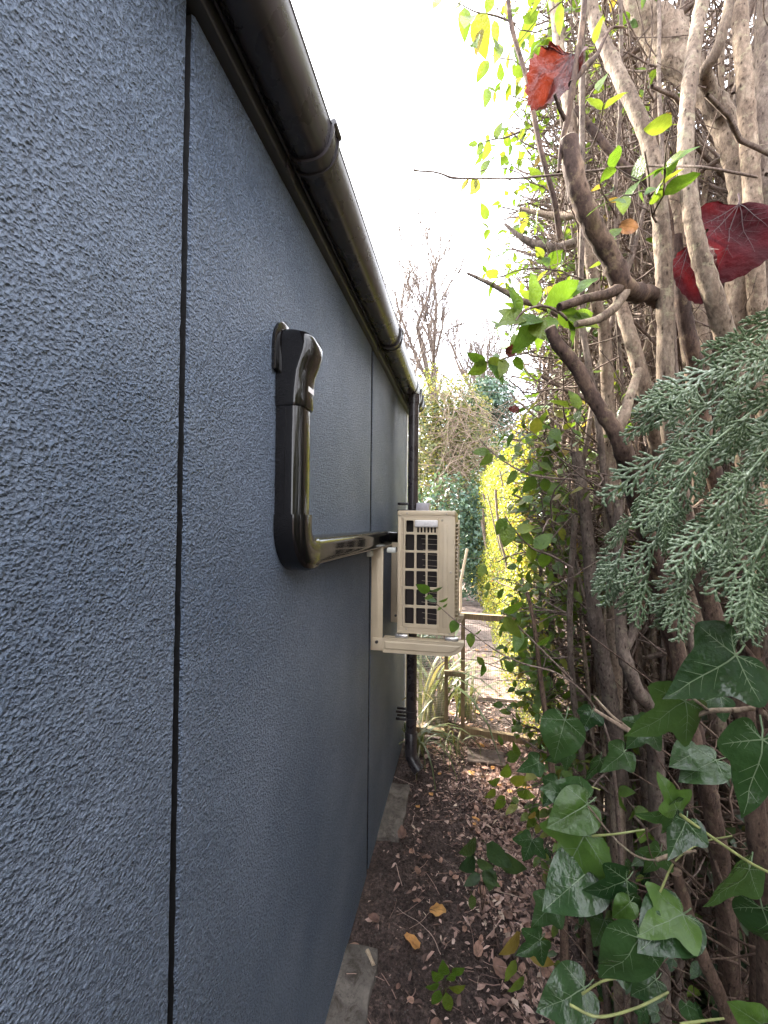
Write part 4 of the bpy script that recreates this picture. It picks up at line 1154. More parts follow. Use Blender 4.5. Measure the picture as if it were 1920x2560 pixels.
shoot('top leafy twig with pale rounded leaves against the sky', [(1290,60,1.0,.0024),(1240,40,1.0,.002),(1190,30,1.0,.0016),(1150,10,1.0,.001),(1105,-8,1.0,.0008)],
      [(1110,0,46,230),(1160,18,66,275),(1178,40,74,250),(1195,30,84,285),(1190,100,58,262),(1205,70,50,250),(1235,50,46,285),(1230,90,52,280),(1265,40,40,80),(1150,16,30,110),(1215,35,44,70),(1250,110,60,255),(1220,220,48,262),(1222,150,44,230)], meshes=LEAF)
shoot('leafy twig at the left hedge edge under the long horizontal twig', [(1300,330,1.1,.0024),(1260,345,1.1,.002),(1225,350,1.1,.0016),(1195,362,1.1,.001)],
      [(1205,355,40,250),(1225,350,44,255),(1240,350,34,80),(1215,350,30,60),(1222,398,44,240),(1195,360,26,170)], meshes=LEAF)
shoot('arching twig with pairs of green leaves at mid hedge edge', [(1440,1200,1.0,.003),(1380,1195,1.0,.0028),(1320,1185,1.0,.0024),(1270,1160,1.0,.002),(1230,1130,1.0,.0016),(1200,1100,1.0,.001)],
      [(1225,1128,46,185),(1232,1135,44,225),(1245,1140,24,330),(1290,1175,44,240),(1310,1182,36,60),(1335,1190,50,250),(1360,1195,40,290)], meshes=LEAF)
shoot('twig with dark green pointed leaves right of the outdoor unit', [(1430,1420,.95,.003),(1380,1390,.95,.0026),(1330,1370,.95,.0022),(1290,1330,.95,.0018),(1262,1290,.95,.001)],
      [(1265,1295,50,240),(1275,1310,60,255),(1290,1330,56,20),(1300,1340,62,350),(1212,1410,36,245),(1320,1365,56,300),(1335,1370,60,40),(1360,1380,50,280)], meshes=LEAFB)
shoot('low twig of hanging green leaves before the gate', [(1430,1700,1.0,.003),(1380,1650,1.0,.0026),(1330,1600,1.0,.002),(1290,1560,1.0,.0014),(1255,1530,1.0,.001)],
      [(1258,1532,54,30),(1262,1540,60,300),(1290,1560,44,210),(1300,1575,52,245),(1320,1595,56,220),(1340,1610,50,20),(1310,1600,46,262)], meshes=LEAFB)

# caught autumn leaves
RED1 = polar_leaf('red_leaf', [M['redleaf'], M['redvein']], round_outline(48, .018, 2, 1.0), RV, 0.12, 0.17, 2.6, 1, vein_w=.006, fold=.16, bend=.15)
RED2 = polar_leaf('red_leaf_curled', [M['redleaf'], M['redvein']], round_outline(40, .03, 3, .55), RV, 0.1, 0.16, 3.0, 4, vein_w=.006, fold=.5)
RED3 = polar_leaf('orange_red_leaf', [M['redorange'], M['redvein']], round_outline(44, .06, 12, .95), RV, 0.25, 0.30, 3.4, 6, rings=7, vein_w=.007, fold=.55, bend=.3)
o = img_leaf('autumn_leaf', RED1, None, 1846, 512, .84, 205, 250, (6, 12)); tag(o, 'large dark red leaf caught behind the pale front stem', 'leaf')
o = img_leaf('autumn_leaf', RED2, None, 1720, 612, .80, 150, 285, (0, 40)); tag(o, 'narrow curled dark red leaf left of the large red one', 'leaf')
o = img_leaf('autumn_leaf', RED3, None, 1428, 150, .74, 132, 232, (-10, 20)); tag(o, 'crumpled orange-red leaf caught by the thin dark twigs', 'leaf')
o = img_leaf('autumn_leaf', RED3, None, 1262, 878, .93, 30, 10, (0, 30)); tag(o, 'small bright red leaf among green leaves at the hedge edge', 'leaf')
o = img_leaf('autumn_leaf', RED3, None, 1296, 1032, 1.2, 26, 160, (0, 30)); tag(o, 'tiny red leaf hanging at the hedge edge above the sunlit hedge', 'leaf')
TANL = polar_leaf('tan_leaf', [M['fallen'], M['bark_brown']], round_outline(30, .03, 8, .7), RV, .1, .2, 3, 11, vein_w=.006, fold=.3)
o = img_leaf('autumn_leaf', TANL, None, 1548, 562, .9, 44, 350, (0, 40)); tag(o, 'curled tan dead leaf lodged between stems beside the sawn-off branch', 'leaf')
# ================================================================== crowd of stems and twigs behind the front ones
n_stem = 0
spots = []
tries = 0
while len(spots) < 134 and tries < 20000:
    tries += 1
    y = ru(1.2, 2.85); x = ru(0.30, 1.25) if len(spots) > 44 else 0.11 + 0.18*y + (0.09 if y > 1.9 else 0) + 0.14*rnd.random() if len(spots) > 22 else 0.0
    if x / y > 0.72: continue
    if len(spots) <= 22: y = ru(1.25, 1.85); x = ru(0.42, 0.56)
    elif x < 0.10 + 0.18*y + (0.09 if y > 1.9 else 0) or (y < 1.45 and x < 0.40): continue
    if any((x-a)**2 + (y-b)**2 < 0.055**2 for a, b in spots): continue
    spots.append((x, y))
def stem_label(x, y, lean, r0, bk, edge):
    u = (CROT.inverted() @ (V((x, y, 1.5)) - CAM)); px_ = 960 - F_PX*u.x/u.z
    th = 'thick' if r0 > 0.0165 else ('thin' if r0 < 0.0105 else 'medium')
    col = {'bark_pale': 'pale', 'bark_grey': 'grey-brown', 'bark_brown': 'brown'}[bk]
    ln = 'leaning left' if lean.x < -0.09 else ('upright' if lean.x < 0.0 else 'leaning right')
    if px_ > 1640: wh = 'behind the cypress spray'
    elif px_ > 1540: wh = 'behind the dark sawn-off branch'
    elif px_ > 1430: wh = 'above the U-shaped fork'
    elif px_ > 1340: wh = 'behind the thin dark sapling'
    else: wh = 'nearest the wire gate'
    return '%s %s %s hedge shrub stem %s, %s' % (th, col, 'leafy' if edge else 'bare', ln, wh)
nleaf = 0
for i, (x, y) in enumerate(spots):
    edge = i <= 22 or x < 0.24 + 0.18*y + 0.04*ru(-1, 1)
    h = ru(3.1, 3.9) if edge else ru(2.7, 3.5)
    r0 = ru(0.009, 0.021) if not edge else ru(0.006, 0.013)
    lean = V((ru(-0.22, 0.10), ru(-0.26, 0.26), 1)) if not edge else V((ru(-0.09, 0.02), ru(-0.12, 0.12), 1))
    bk = rnd.choice(['bark_pale', 'bark_grey', 'bark_grey', 'bark_pale', 'bark_brown'] if x > 0.45 else ['bark_pale', 'bark_grey', 'bark_brown'])
    t = thing('hedge_shrub', (x, y, gz(x, y)), stem_label(x, y, lean, r0, bk, edge), 'shrub', 'leafy shrub stems on the path side' if edge else 'shrub stems deep in the hedge')
    for k in range(25):
        pts = wander((x, y, gz(x, y) - 0.03), lean, h, 26, 0.10 if edge else 0.15, pull=V((0, 0, 1)))
        if min(p.x - 0.13*p.y for p in pts) > (0.04 if edge else 0.10) and min(p.y - 0.9*p.x for p in pts) > 0.45: break
        lean = lean*0.7 + V((0.03, 0.03, 0.3))
    rad = [r0*(1 - 0.55*k/26)*(1 + 0.12*noise.noise(V((k*0.9, i, 0)))) for k in range(27)]
    mb = MB(); mb.tube(pts, rad, 9, rough=0.13, nsc=45)
    mb.build('trunk', M[bk], t)
    nb = rnd.randint(9, 13) if edge else rnd.randint(5, 8)
    for b in range(nb):
        k = rnd.randint(4, 25)
        out = V((ru(-1.0, 0.5), ru(-0.7, 0.7), ru(-0.1, 0.9)))
        if edge: out = V((ru(-1.0, -0.3), ru(-0.7, 0.6), ru(-0.15, 0.55)))
        L = ru(0.18, 0.44) if edge else ru(0.2, 0.55)
        bp = wander(pts[k], out, L, 9, 0.22)
        xm = ru(0.0, 0.11) + 0.09*y + (0.09 if y > 1.9 else 0) + (0.06 if pts[k].z < 1.7 else 0)
        while bp[-1].x < xm and L > 0.08:
            L *= 0.75; bp = [bp[0].lerp(p, 0.75) for p in bp]
        rb = min(rad[k]*0.55, ru(0.0022, 0.006))
        mb = MB(); mb.tube(bp, [rb*(1 - 0.6*q/9) for q in range(10)], 6, rough=0.12)
        ends = []
        for s in range(rnd.randint(2, 4)):
            q = rnd.randint(2, 9)
            tp_ = wander(bp[q], (bp[q]-bp[q-1]).normalized() + rvec()*0.9, ru(0.06, 0.2), 6, 0.3)
            mb.tube(tp_, [rb*0.45*(1 - 0.6*z/6) + 0.0004 for z in range(7)], 5)
            ends.append(tp_)
        mb.build('branch', M['twig'], t)
        if edge or rnd.random() < 0.12:
            for e in ends:
                if rnd.random() < (0.8 if edge else 0.4) and nleaf < 3000:
                    z_ = e[-1].z
                    ms = LEAFB if rnd.random() < 0.4 else LEAF
                    nleaf += leafset(ms, t, e, 2, ru(0.030, 0.050), start=0.4, prob=0.75)
# loose dead twigs woven through the hedge edge
tg = thing('dead_twigs', (0.45, 1.8, 0.3), 'tangle of fine dead grey twigs woven through the hedge edge', 'twigs')
mb = MB()
for i in range(520):
    y = ru(1.0, 2.8); x = 0.12 + 0.15*y + ru(0, 0.35); z = ru(0.35, 2.9)
    if y < 1.4 and x < 0.42: x += 0.18
    p = wander((x, y, z), V((ru(-1, 0.6), ru(-1, 1), ru(-0.4, 0.7))), ru(0.10, 0.36), 7, 0.28)
    rr_ = ru(0.0007, 0.0022)
    mb.tube(p, [rr_*(1 - 0.5*k/7) for k in range(8)], 4, cap=False)
for i in range(4200):
    y = ru(0.9, 3.4); x = ru(0.50, 1.35); z = 0.3 + 3.6*rnd.random()**0.8
    if y < 1.2 and x < 0.7: continue
    if x / y > 0.75: continue
    p = wander((x, y, z), V((ru(-1, 0.6), ru(-1, 1), ru(-0.2, 1.0))), ru(0.2, 0.65), 7, 0.24)
    rr_ = ru(0.0012, 0.0045) if rnd.random() < 0.75 else ru(0.005, 0.011)
    mb.tube(p, [rr_*(1 - 0.5*k/7) for k in range(8)], 4, cap=False)
for i in range(2600):
    y = ru(2.2, 5.2); x = 0.24 + 0.145*y + 0.9*rnd.random()**1.2; z = ru(1.7, 5.2)
    p = wander((x, y, z), V((ru(-1, 0.7), ru(-1, 1), ru(-0.3, 1.0))), ru(0.2, 0.7), 7, 0.24)
    rr_ = ru(0.002, 0.006) if rnd.random() < 0.8 else ru(0.007, 0.014)
    mb.tube(p, [rr_*(1 - 0.5*k/7) for k in range(8)], 4, cap=False)
for i in range(1500):
    y = ru(1.05, 2.3); x = 0.07 + 0.13*y + ru(0, 0.3); z = ru(1.5, 3.5)
    p = wander((x, y, z), V((ru(-1, 0.6), ru(-1, 1), ru(-0.5, 0.8))), ru(0.08, 0.28), 6, 0.35)
    rr_ = ru(0.0009, 0.0028)
    mb.tube(p, [rr_*(1 - 0.5*k/6) for k in range(7)], 4, cap=False)
o = mb.build('twig_tangle', M['twig'], tg); o['kind'] = 'stuff'
ug = thing('undergrowth', (0.6, 1.0, 0.05), 'dark tangle of dead twigs and small filler leaves low inside the hedge', 'undergrowth')
mb = MB(); m2 = MB()
for i in range(1500):
    y = ru(0.72, 1.9); x = max(0.42, 0.30*y + 0.16) + ru(0, 0.5); z = 1.15*rnd.random()
    if x > 0.70*y + 0.12: continue
    p = wander((x, y, z), V((ru(-1, 0.8), ru(-1, 1), ru(-0.6, 0.8))), ru(0.1, 0.4), 6, 0.3)
    rr_ = ru(0.0008, 0.0035)
    mb.tube(p, [rr_*(1 - 0.5*k/6) for k in range(7)], 4, cap=False)
o = mb.build('dead_twigs', M['bark_brown'], ug); o['kind'] = 'stuff'
def pos_ug():
    y = ru(0.72, 2.2); x = max(0.50, 0.36*y + 0.16) + ru(0, 0.6); z = 1.05*rnd.random()**1.3
    if x > 0.75*y + 0.15: return None, None
    return V((x, y, z)), (V((-0.5, -0.6, 0.5)) + rvec()*0.7).normalized()


# outer foliage of the near hedge (the neighbour's side) closing the view behind the stems
def leaf_cloud(mb, n, pos, size, flat=None):
    for i in range(n):
        p, nr = pos()
        if p is None: continue
        d = rvec(); d = (d - nr*d.dot(nr)*0.6).normalized()
        s = size*ru(0.6, 1.3)
        y_ = nr.cross(d)
        if y_.length < 1e-4: continue
        y_.normalize()
        w = s*0.28
        k = nr*(s*0.10)
        mb.add([p - d*s*0.5, p - y_*w*0.9 - d*s*0.16 + k, p - y_*w*0.75 + d*s*0.2 + k*0.8, p + d*s*0.5 - k*0.5, p + y_*w*0.75 + d*s*0.2 + k*0.8, p + y_*w*0.9 - d*s*0.16 + k], [(0, 1, 2, 3), (0, 3, 4, 5)], 0, True)
leaf_cloud(m2, 5200, pos_ug, 0.040)  # dark leaves added to block light and darken the hedge bottom
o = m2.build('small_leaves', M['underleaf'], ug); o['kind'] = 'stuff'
hb = thing('hedge_outer_side', (1.6, 1.8, 0.0), 'sunlit leafy outer side of the hedge glimpsed between the stems', 'hedge')
mb = MB()
def pos_hb():
    y = ru(-3.2, 5.0); x = (1.32 if y > 0.62 else 0.46) + abs(rnd.gauss(0, 0.16)); z = ru(0.0, 3.7 if y > 0.62 else 2.1)  # unseen hedge beside and behind the camera, sized to shade the wall
    if noise.noise(V((y*3.2, z*3.2, 3.3))) > 0.55: return None, None
    return V((x, y, z)), (V((-0.8, -0.2, 0.3)) + rvec()*0.7).normalized()
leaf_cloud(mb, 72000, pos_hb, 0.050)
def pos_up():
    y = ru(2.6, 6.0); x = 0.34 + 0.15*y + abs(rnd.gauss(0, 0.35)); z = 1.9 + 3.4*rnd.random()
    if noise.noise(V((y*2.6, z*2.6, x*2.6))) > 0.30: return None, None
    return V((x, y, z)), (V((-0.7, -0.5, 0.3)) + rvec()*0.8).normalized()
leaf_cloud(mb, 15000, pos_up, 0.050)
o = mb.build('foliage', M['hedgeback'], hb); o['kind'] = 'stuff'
mb = MB()
for i in range(95):
    y = ru(-3.0, 4.6); x = ru(1.15, 1.5) - 0.55*(y < 0.6)
    mb.tube(wander((x, y, 0), V((ru(-.1,.1), ru(-.2,.2), 1)), 3.2, 14, 0.1, pull=V((0,0,1))), ru(0.006, 0.016), 6)
mb.build('inner_stems', M['bark_grey'], hb)

# ================================================================== cypress spray
def spray_mesh(seed, name):
    r_ = random.Random(seed); mb = MB()
    def chain(p, ang, L, r0, droop, base_z=0.0):
        n = max(4, int(L/0.036)); pts = []; rad = []
        x, y = p; a = ang
        for i in range(n + 1):
            t = i/n
            pts.append((x, y, base_z - droop*(x**2)*0.5 + 0.012*noise.noise(V((x*8, y*8, seed)))))
            rad.append(r0*(1.0 if i % 2 else 0.66)*(1 - 0.35*t) if i < n else r0*0.3)
            a += r_.uniform(-0.06, 0.06) - 0.028*math.copysign(1, ang if abs(ang) > 0.05 else 0) * (1 if abs(ang) > 0.05 else 0)
            x += L/n*math.cos(a); y += L/n*math.sin(a)
        mb.tube(pts, rad, 5, flat=0.6, cap=False)
        return pts
    dr = 0.25
    main = chain((0, 0), 0.0, 1.0, 0.036, dr)
    m = len(main)
    k = 0; i = 2
    while i < m - 1:
        t = i/(m - 1); s = 1 if k % 2 else -1
        L = (0.46*(1 - t)**0.75 + 0.06)*r_.uniform(0.8, 1.15)*(0.65 + 0.35*min(1, t*5))
        b = chain(main[i][:2], s*r_.uniform(0.62, 0.85), L, 0.034, dr)
        nb = len(b); q = 2; kk = 0
        while q < nb - 2:
            tt = q/(nb - 1); s2 = s if kk % 2 == 0 else -s
            a0 = math.atan2(b[q+1][1]-b[q][1], b[q+1][0]-b[q][0])
            l2 = (0.20*(1 - tt) + 0.045)*r_.uniform(0.75, 1.15)*(L/0.45 + 0.25)
            chain(b[q][:2], a0 + s2*r_.uniform(0.5, 0.75), max(0.10, l2), 0.031, dr)
            q += 2; kk += 1
        i += 2 + (1 if r_.random() < 0.3 else 0); k += 1
    return mb.mesh(name, M['cypress'])
SPR = [spray_mesh(i, 'cypress_spray_%d' % i) for i in range(5)]
cyp = thing('cypress_branch', at(1990, 900, .52), 'drooping grey-green cypress branch with flat scaly sprays at right', 'conifer branch')
spines = [
    [(2000,730,.50),(1850,840,.48),(1720,940,.46),(1640,1000,.45)],
    [(2000,820,.47),(1800,950,.45),(1660,1080,.44),(1560,1230,.44),(1500,1400,.45)],
    [(2000,930,.44),(1820,1040,.42),(1680,1170,.41),(1610,1300,.41),(1572,1450,.42)],
    [(2010,1010,.42),(1880,1120,.40),(1770,1260,.39),(1705,1370,.39),(1668,1470,.40)],
    [(2010,1100,.42),(1930,1220,.40),(1870,1340,.39),(1835,1420,.39),(1828,1480,.40)],
    [(2010,1230,.46),(1960,1330,.44),(1935,1390,.43),(1920,1450,.43)],
    [(2000,760,.52),(1900,900,.50),(1780,1010,.49),(1700,1120,.48),(1640,1250,.48)],
    [(2000,880,.50),(1930,1010,.49),(1850,1110,.48),(1790,1230,.47),(1760,1330,.47)],
]
for si, spn in enumerate(spines):
    s = spline([(a + 45, b, c) for a, b, c in spn], 26)
    pts = [at(*q) for q in s]
    mb = MB(); mb.tube(pts, [0.0009*(1 - 0.6*i/25) + 0.0004 for i in range(26)], 5); mb.build('branchlet', M['cypress'], cyp)
    k = 0
    for i in range(3, 26, 3):
        a = s[max(0, i-2)]; b = s[min(25, i+2)]
        ang = math.degrees(math.atan2(-(b[1]-a[1]), b[0]-a[0]))
        sg = 1 if k % 2 else -1
        L = ru(130, 185)*(1.0 if i < 18 else 0.85)
        aa = ang + sg*ru(22, 42) if i < 24 else ang + ru(-8, 8)
        aa = aa + (262 - (aa % 360))*0.22 if (aa % 360) < 262 else aa
        img_leaf('spray', rnd.choice(SPR), cyp, s[i][0], s[i][1], s[i][2] + ru(-.012, .012), L, aa, (ru(-26, 22), ru(-38, 38)))
        k += 1
    b, a = s[-1], s[-4]
    img_leaf('spray', rnd.choice(SPR), cyp, b[0], b[1], b[2], ru(120, 150), math.degrees(math.atan2(-(b[1]-a[1]), b[0]-a[0])), (ru(-10, 10), ru(-20, 20)))

# ================================================================== ivy
def vine(parent, spec, r_=0.0016, m='vine', n=24, name='stem'):
    s = spline(spec, n)
    mb = MB(); mb.tube([at(*q) for q in s], [r_*(1 - 0.3*i/n) for i in range(n)], 6, rough=0.08); mb.build(name, M[m], parent)
iv = thing('ivy', at(1900, 2300, .52), 'ivy with large glossy pale-veined leaves at the lower right', 'ivy')
big = [  # x, y, d, len_px, angle, variant, tilt
    (1838,1638,.44,215,206,0,(10,18)), (1712,1752,.50,165,216,3,(5,-10)), (1905,1848,.43,205,255,0,(5,12)),
    (1690,2022,.50,95,188,1,(25,-20)), (1714,2052,.50,95,222,0,(25,30)),
    (1478,2172,.62,150,206,2,(15,45)), (1566,2200,.58,105,205,1,(5,5)), (1572,2238,.57,60,285,2,(0,20)),
    (1706,2284,.54,140,192,2,(20,62)), (1600,2346,.53,165,237,2,(0,10)), (1872,2172,.50,150,222,0,(5,-15)),
    (1905,2270,.52,150,290,2,(0,40)), (1412,1800,.72,120,255,2,(0,30)), (1395,1958,.75,70,232,0,(10,20)),
    (1448,2110,.66,62,262,3,(0,15)), (1466,2000,.66,110,168,2,(0,20)), (1460,2470,.60,130,200,2,(10,35)), (1420,2500,.62,90,245,2,(10,55)),
    (1790,1900,.56,105,205,2,(0,60)), (1745,1880,.58,85,185,2,(20,55)), (1620,1815,.62,80,230,3,(0,20)), (1560,1880,.70,80,215,0,(10,15)),
    (1500,1900,.72,70,240,0,(0,-20)), (1650,2130,.60,70,240,3,(0,10)), (1510,2300,.60,80,250,0,(0,30)), (1640,2450,.58,80,220,2,(0,30)),
    (1345,1905,.85,60,200,0,(10,10)), (1330,2100,.82,64,250,3,(0,20)), (1380,2260,.75,85,230,0,(0,35)), (1350,2350,.74,70,210,3,(10,10)), (1800,1740,.60,80,200,3,(0,30)),
    (1440,2230,.68,70,215,3,(0,10)), (1480,1780,.80,65,245,0,(0,20)), (1420,1880,.80,60,200,3,(10,0)), (1560,2420,.62,70,190,0,(0,25))]
for (x, y, d, l, a, v, tl) in big:
    img_leaf('leaf', IVY[v], iv, x, y, d, l, a, tl)
for (x, y, d, l, a, v, tl) in ((1468,2010,.64,118,208,1,(5,30)), (1462,2085,.63,150,243,0,(0,35)), (1688,2020,.49,85,110,0,(0,10)), (1575,2255,.56,62,225,1,(0,30)), (1905,2560,.55,90,150,1,(0,10)), (1430,2560,.60,80,40,1,(0,20)), (1705,2290,.535,120,186,0,(10,68))):
    img_leaf('leaf', IVYG[v], iv, x, y, d, l, a, tl)
vine(iv, [(1470,2015,.63),(1548,2108,.6),(1625,2150,.58),(1740,2128,.56)], .0016, 'bark_pale')
vine(iv, [(1700,2036,.50),(1790,2100,.49),(1874,2156,.48),(1930,2185,.48)], .0019)
vine(iv, [(1424,2512,.56),(1495,2542,.55),(1590,2520,.54),(1672,2480,.54)], .0019)
vine(iv, [(1455,2485,.58),(1510,2452,.57),(1596,2440,.56)], .0017)
vine(iv, [(1480,2090,.62),(1540,2085,.6),(1612,2074,.59)], .0017)
vine(iv, [(1470,2170,.62),(1490,2185,.61),(1505,2200,.60)], .0014)
vine(iv, [(1650,2230,.55),(1690,2150,.55),(1760,2105,.55),(1830,2090,.55)], .0013)
vine(iv, [(1615,2070,.60),(1625,2130,.6),(1650,2180,.6),(1660,2200,.6)], .0010, 'bark_brown')
vine(iv, [(1640,2150,.55),(1700,2130,.55),(1740,2128,.55)], .0026, 'bark_pale')
vine(iv, [(1672,2145,.55),(1720,2185,.55),(1758,2222,.55)], .0022, 'bark_brown')
vine(iv, [(1700,2560,.56),(1760,2552,.56),(1810,2546,.56)], .0018)
vine(iv, [(1420,1950,.72),(1480,1968,.7),(1500,1975,.7)], .0013)
wt, _ = stem('twig', 'pinkish woody twig crossing in front of the veined ivy leaf', [(1486,1774,.55,.0022),(1540,1808,.54,.0026),(1580,1828,.53,.0030),(1640,1815,.52,.0030),(1720,1795,.51,.0030),(1773,1778,.50,.0031),(1840,1775,.50,.0030),(1895,1772,.50,.0030),(1925,1800,.50,.003)], 'bark_pale', 40, seg=8, cat='twig',
     side=[([(1578,1828,.53,.0024),(1530,1790,.55,.002),(1485,1740,.57,.0014)], 'bark_pale'), ([(1773,1778,.50,.002),(1740,1752,.50,.0016),(1690,1715,.51,.0012)], 'bark_pale')])
bt, _ = stem('twig', 'knotted brown twig hanging beside the upper ivy leaf', [(1840,1590,.47,.002),(1868,1625,.47,.0024),(1895,1665,.47,.0030),(1903,1720,.48,.0032),(1898,1780,.48,.0032),(1905,1850,.49,.003)], 'bark_brown', 30, seg=8, cat='twig')
# ivy and small leaves carpeting the hedge foot
gi = thing('ground_ivy', (0.42, 1.7, 0.05), 'low ivy and small leaves carpeting the foot of the hedge', 'ivy')
for i in range(280):
    y = ru(1.0, 3.0); x = ru(0.14 + 0.115*y, 0.85); z = gz(x, y) + abs(rnd.gauss(0, 0.16)) + 0.02
    if y < 1.25 and x < 0.34: continue
    s = ru(0.025, 0.05)
    me = rnd.choice(IVY + LEAFD + LEAFD + LEAF)
    put('leaf', me, gi, frame((x, y, z), V((ru(-1, 0.3), ru(-1, 0.4), ru(-0.6, 0.2))), V((-0.5, -0.5, 0.8)) + rvec()*0.5, s))
for i in range(260):
    y = ru(0.62, 1.7); x = max(0.27, 0.13 + 0.22*y) + abs(rnd.gauss(0, 0.09)); z = gz(x, y) + ru(0.05, 0.75)
    put('leaf', rnd.choice(IVY + LEAFD + LEAF), gi, frame((x, y, z), V((ru(-1, 0.2), ru(-1, 0.2), ru(-0.8, 0.1))), V((-0.6, -0.6, 0.6)) + rvec()*0.5, ru(0.022, 0.045)))
mb = MB()
for i in range(120):
    y = ru(1.0, 3.0); x = ru(0.28 + 0.02*y, 0.7)
    mb.tube(wander((x, y, gz(x, y)), V((ru(-1, 0.5), ru(-1, 1), ru(0.2, 1.2))), ru(0.15, 0.4), 8, 0.25), ru(0.0008, 0.002), 4, cap=False)
mb.build('runners', M['twig'], gi)

# ================================================================== ground litter
def fallen_mesh(seed, m, crumple=0.16, asp=0.62):
    return polar_leaf('fallen_leaf_%d' % seed, [m, M['bark_brown']], round_outline(18, .05, seed, asp), [(1.0, 0), (.6, .2), (.6, -.2)], .15, crumple, 3.2, seed, rings=2, vein_w=.010, sub=False, fold=.25)
FL = [fallen_mesh(30+i, M['fallen'], c, a) for i, (c, a) in enumerate(((.14,.6),(.22,.7),(.18,.5),(.26,.8)))]
FO = [fallen_mesh(40+i, M['fallenorange'], c, a) for i, (c, a) in enumerate(((.2,.75),(.3,.6)))]
def lay(me, x, y, s, label, group=None, ang=None, roll=None, zoff=0.012):
    a = ru(0, 360) if ang is None else ang
    d = V((math.cos(R(a)), math.sin(R(a)), ru(-0.1, 0.15)))
    o = put('fallen_leaf', me, None, frame((x, y, gz(x, y) + zoff), d, V((ru(-.3,.3), ru(-.4,.2), 1)), s))
    return tag(o, label, 'leaf', group)
hero = [(1048,2373,FO[0],.062,'orange-brown dead leaf lying flat in the middle of the dark soil'), (1073,2281,FO[1],.066,'curled orange dead leaf further up the middle of the soil'), (1004,2105,FL[1],.060,'pinkish curled dead leaf against the far slab corner'),
        (1047,2186,FL[3],.036,'small round tan leaf on the wet black soil patch'), (1075,1986,FO[0],.032,'small yellow leaf beside the far concrete slab'), (1193,2390,FL[0],.055,'pink-brown oval leaf lying right of the orange leaf'),
        (1258,2376,FL[0],.050,'pale pinkish leaf beside the seedling at the soil right'), (1266,2451,FL[3],.055,'crumpled red-brown leaf near the bottom of the soil strip'), (1101,2550,FL[1],.05,'brown leaf at the very bottom of the soil strip'),
        (900,2363,FL[3],.05,'crumpled pinkish leaf against the wall above the near slab'), (877,2392,FL[2],.042,'flat orange-brown leaf on the near slab edge'), (948,2307,FL[0],.045,'dull purple-brown leaf beside the wall')]
for x, y, me, s, lab in hero:
    p = at_z(x, y, 0.01); lay(me, p.x, p.y, s, lab, zoff=0.014 if s < .06 else 0.018)
def fl_label(x, y, s, orange):
    sz = 'tiny' if s < .027 else ('small' if s < .037 else 'broad')
    wh = 'beside the wall' if x < -0.2 else ('in the middle of the passage' if x < 0.08 else ('on the litter at the hedge foot' if x < 0.3 else 'under the hedge shrubs'))
    ln = 'near the front slab' if y < 1.6 else ('level with the far slab' if y < 2.4 else 'just before the wire gate')
    return '%s %s dead leaf %s, %s' % (sz, 'orange' if orange else 'tan', wh, ln)
for i in range(150):
    y = 1.25 + 1.8*rnd.random()**0.7
    x = -0.30 + 0.80*rnd.random()**(0.55)
    me = rnd.choice(FL + FL + FO[:1]) if y > 2.2 else rnd.choice(FL); s_ = ru(0.02, 0.05)
    lay(me, x, y, s_, fl_label(x, y, s_, me in FO), 'dead leaves scattered on the soil')
for i in range(110):
    y = ru(3.15, 5.2); x = ru(-0.3, 0.6)
    me = rnd.choice(FL + FO); s_ = ru(0.03, 0.055)
    lay(me, x, y, s_, '%s %s dead leaf beyond the gate %s, %s' % ('small' if s_ < .042 else 'broad', 'orange' if me in FO else 'tan', 'left of the path' if x < -.1 else ('on the path line' if x < .4 else 'under the far hedge'), 'close to the mesh' if y < 3.7 else ('on the first slabs' if y < 4.4 else 'further up the paving')), 'dead leaves beyond the gate', zoff=0.056 if y > 3.7 else 0.015)
mb = MB()
for i in range(24000):
    y = 1.0 + 2.1*rnd.random()**0.75
    x = -0.38 + 1.15*rnd.random()**0.62
    den = 0.20 + 0.80*max(0, min(1, (x + 0.12 + (y - 1.5)*0.20)/0.42))**1.4
    if rnd.random() > den*(0.6 + 0.9*max(-0.5, noise.noise(V((x*6, y*6, 4))))): continue
    s = ru(0.003, 0.011) if rnd.random() < 0.72 - 0.25*(x > 0.05) else ru(0.010, 0.024)
    d = V((ru(-1,1), ru(-1,1), ru(-.3,.4))).normalized(); nr = (V((0,0,1)) + rvec()*0.5).normalized()
    y_ = nr.cross(d).normalized()
    p = V((x, y, gz(x, y) + ru(0.001, 0.009)))
    w = s*ru(0.2, 0.6)
    a_ = [(-1, ru(-.2, .2)), (ru(-.6, -.2), -ru(.6, 1.2)), (ru(.1, .6), -ru(.5, 1.1)), (1, ru(-.3, .3)), (ru(.2, .7), ru(.5, 1.1)), (ru(-.5, 0), ru(.6, 1.2))]
    mb.add([p + d*s*q1 + y_*w*q2 + nr*(s*0.28*q2*q2 + s*0.12*ru(-1, 1)) for q1, q2 in a_], [(0, 1, 2), (0, 2, 3), (0, 3, 4), (0, 4, 5)])
for i in range(260):
    y = 1.1 + 1.9*rnd.random()**0.8; x = -0.33 + 0.95*rnd.random()**0.7
    w_ = wander((x, y, gz(x, y) + 0.006), V((ru(-1,1), ru(-1,1), ru(-.05,.12))), ru(0.03, 0.16), 5, 0.2)
    w_ = [V((p.x, p.y, max(p.z, gz(p.x, p.y) + 0.003))) for p in w_]
    mb.tube(w_, ru(0.0006, 0.0018), 4, cap=False)
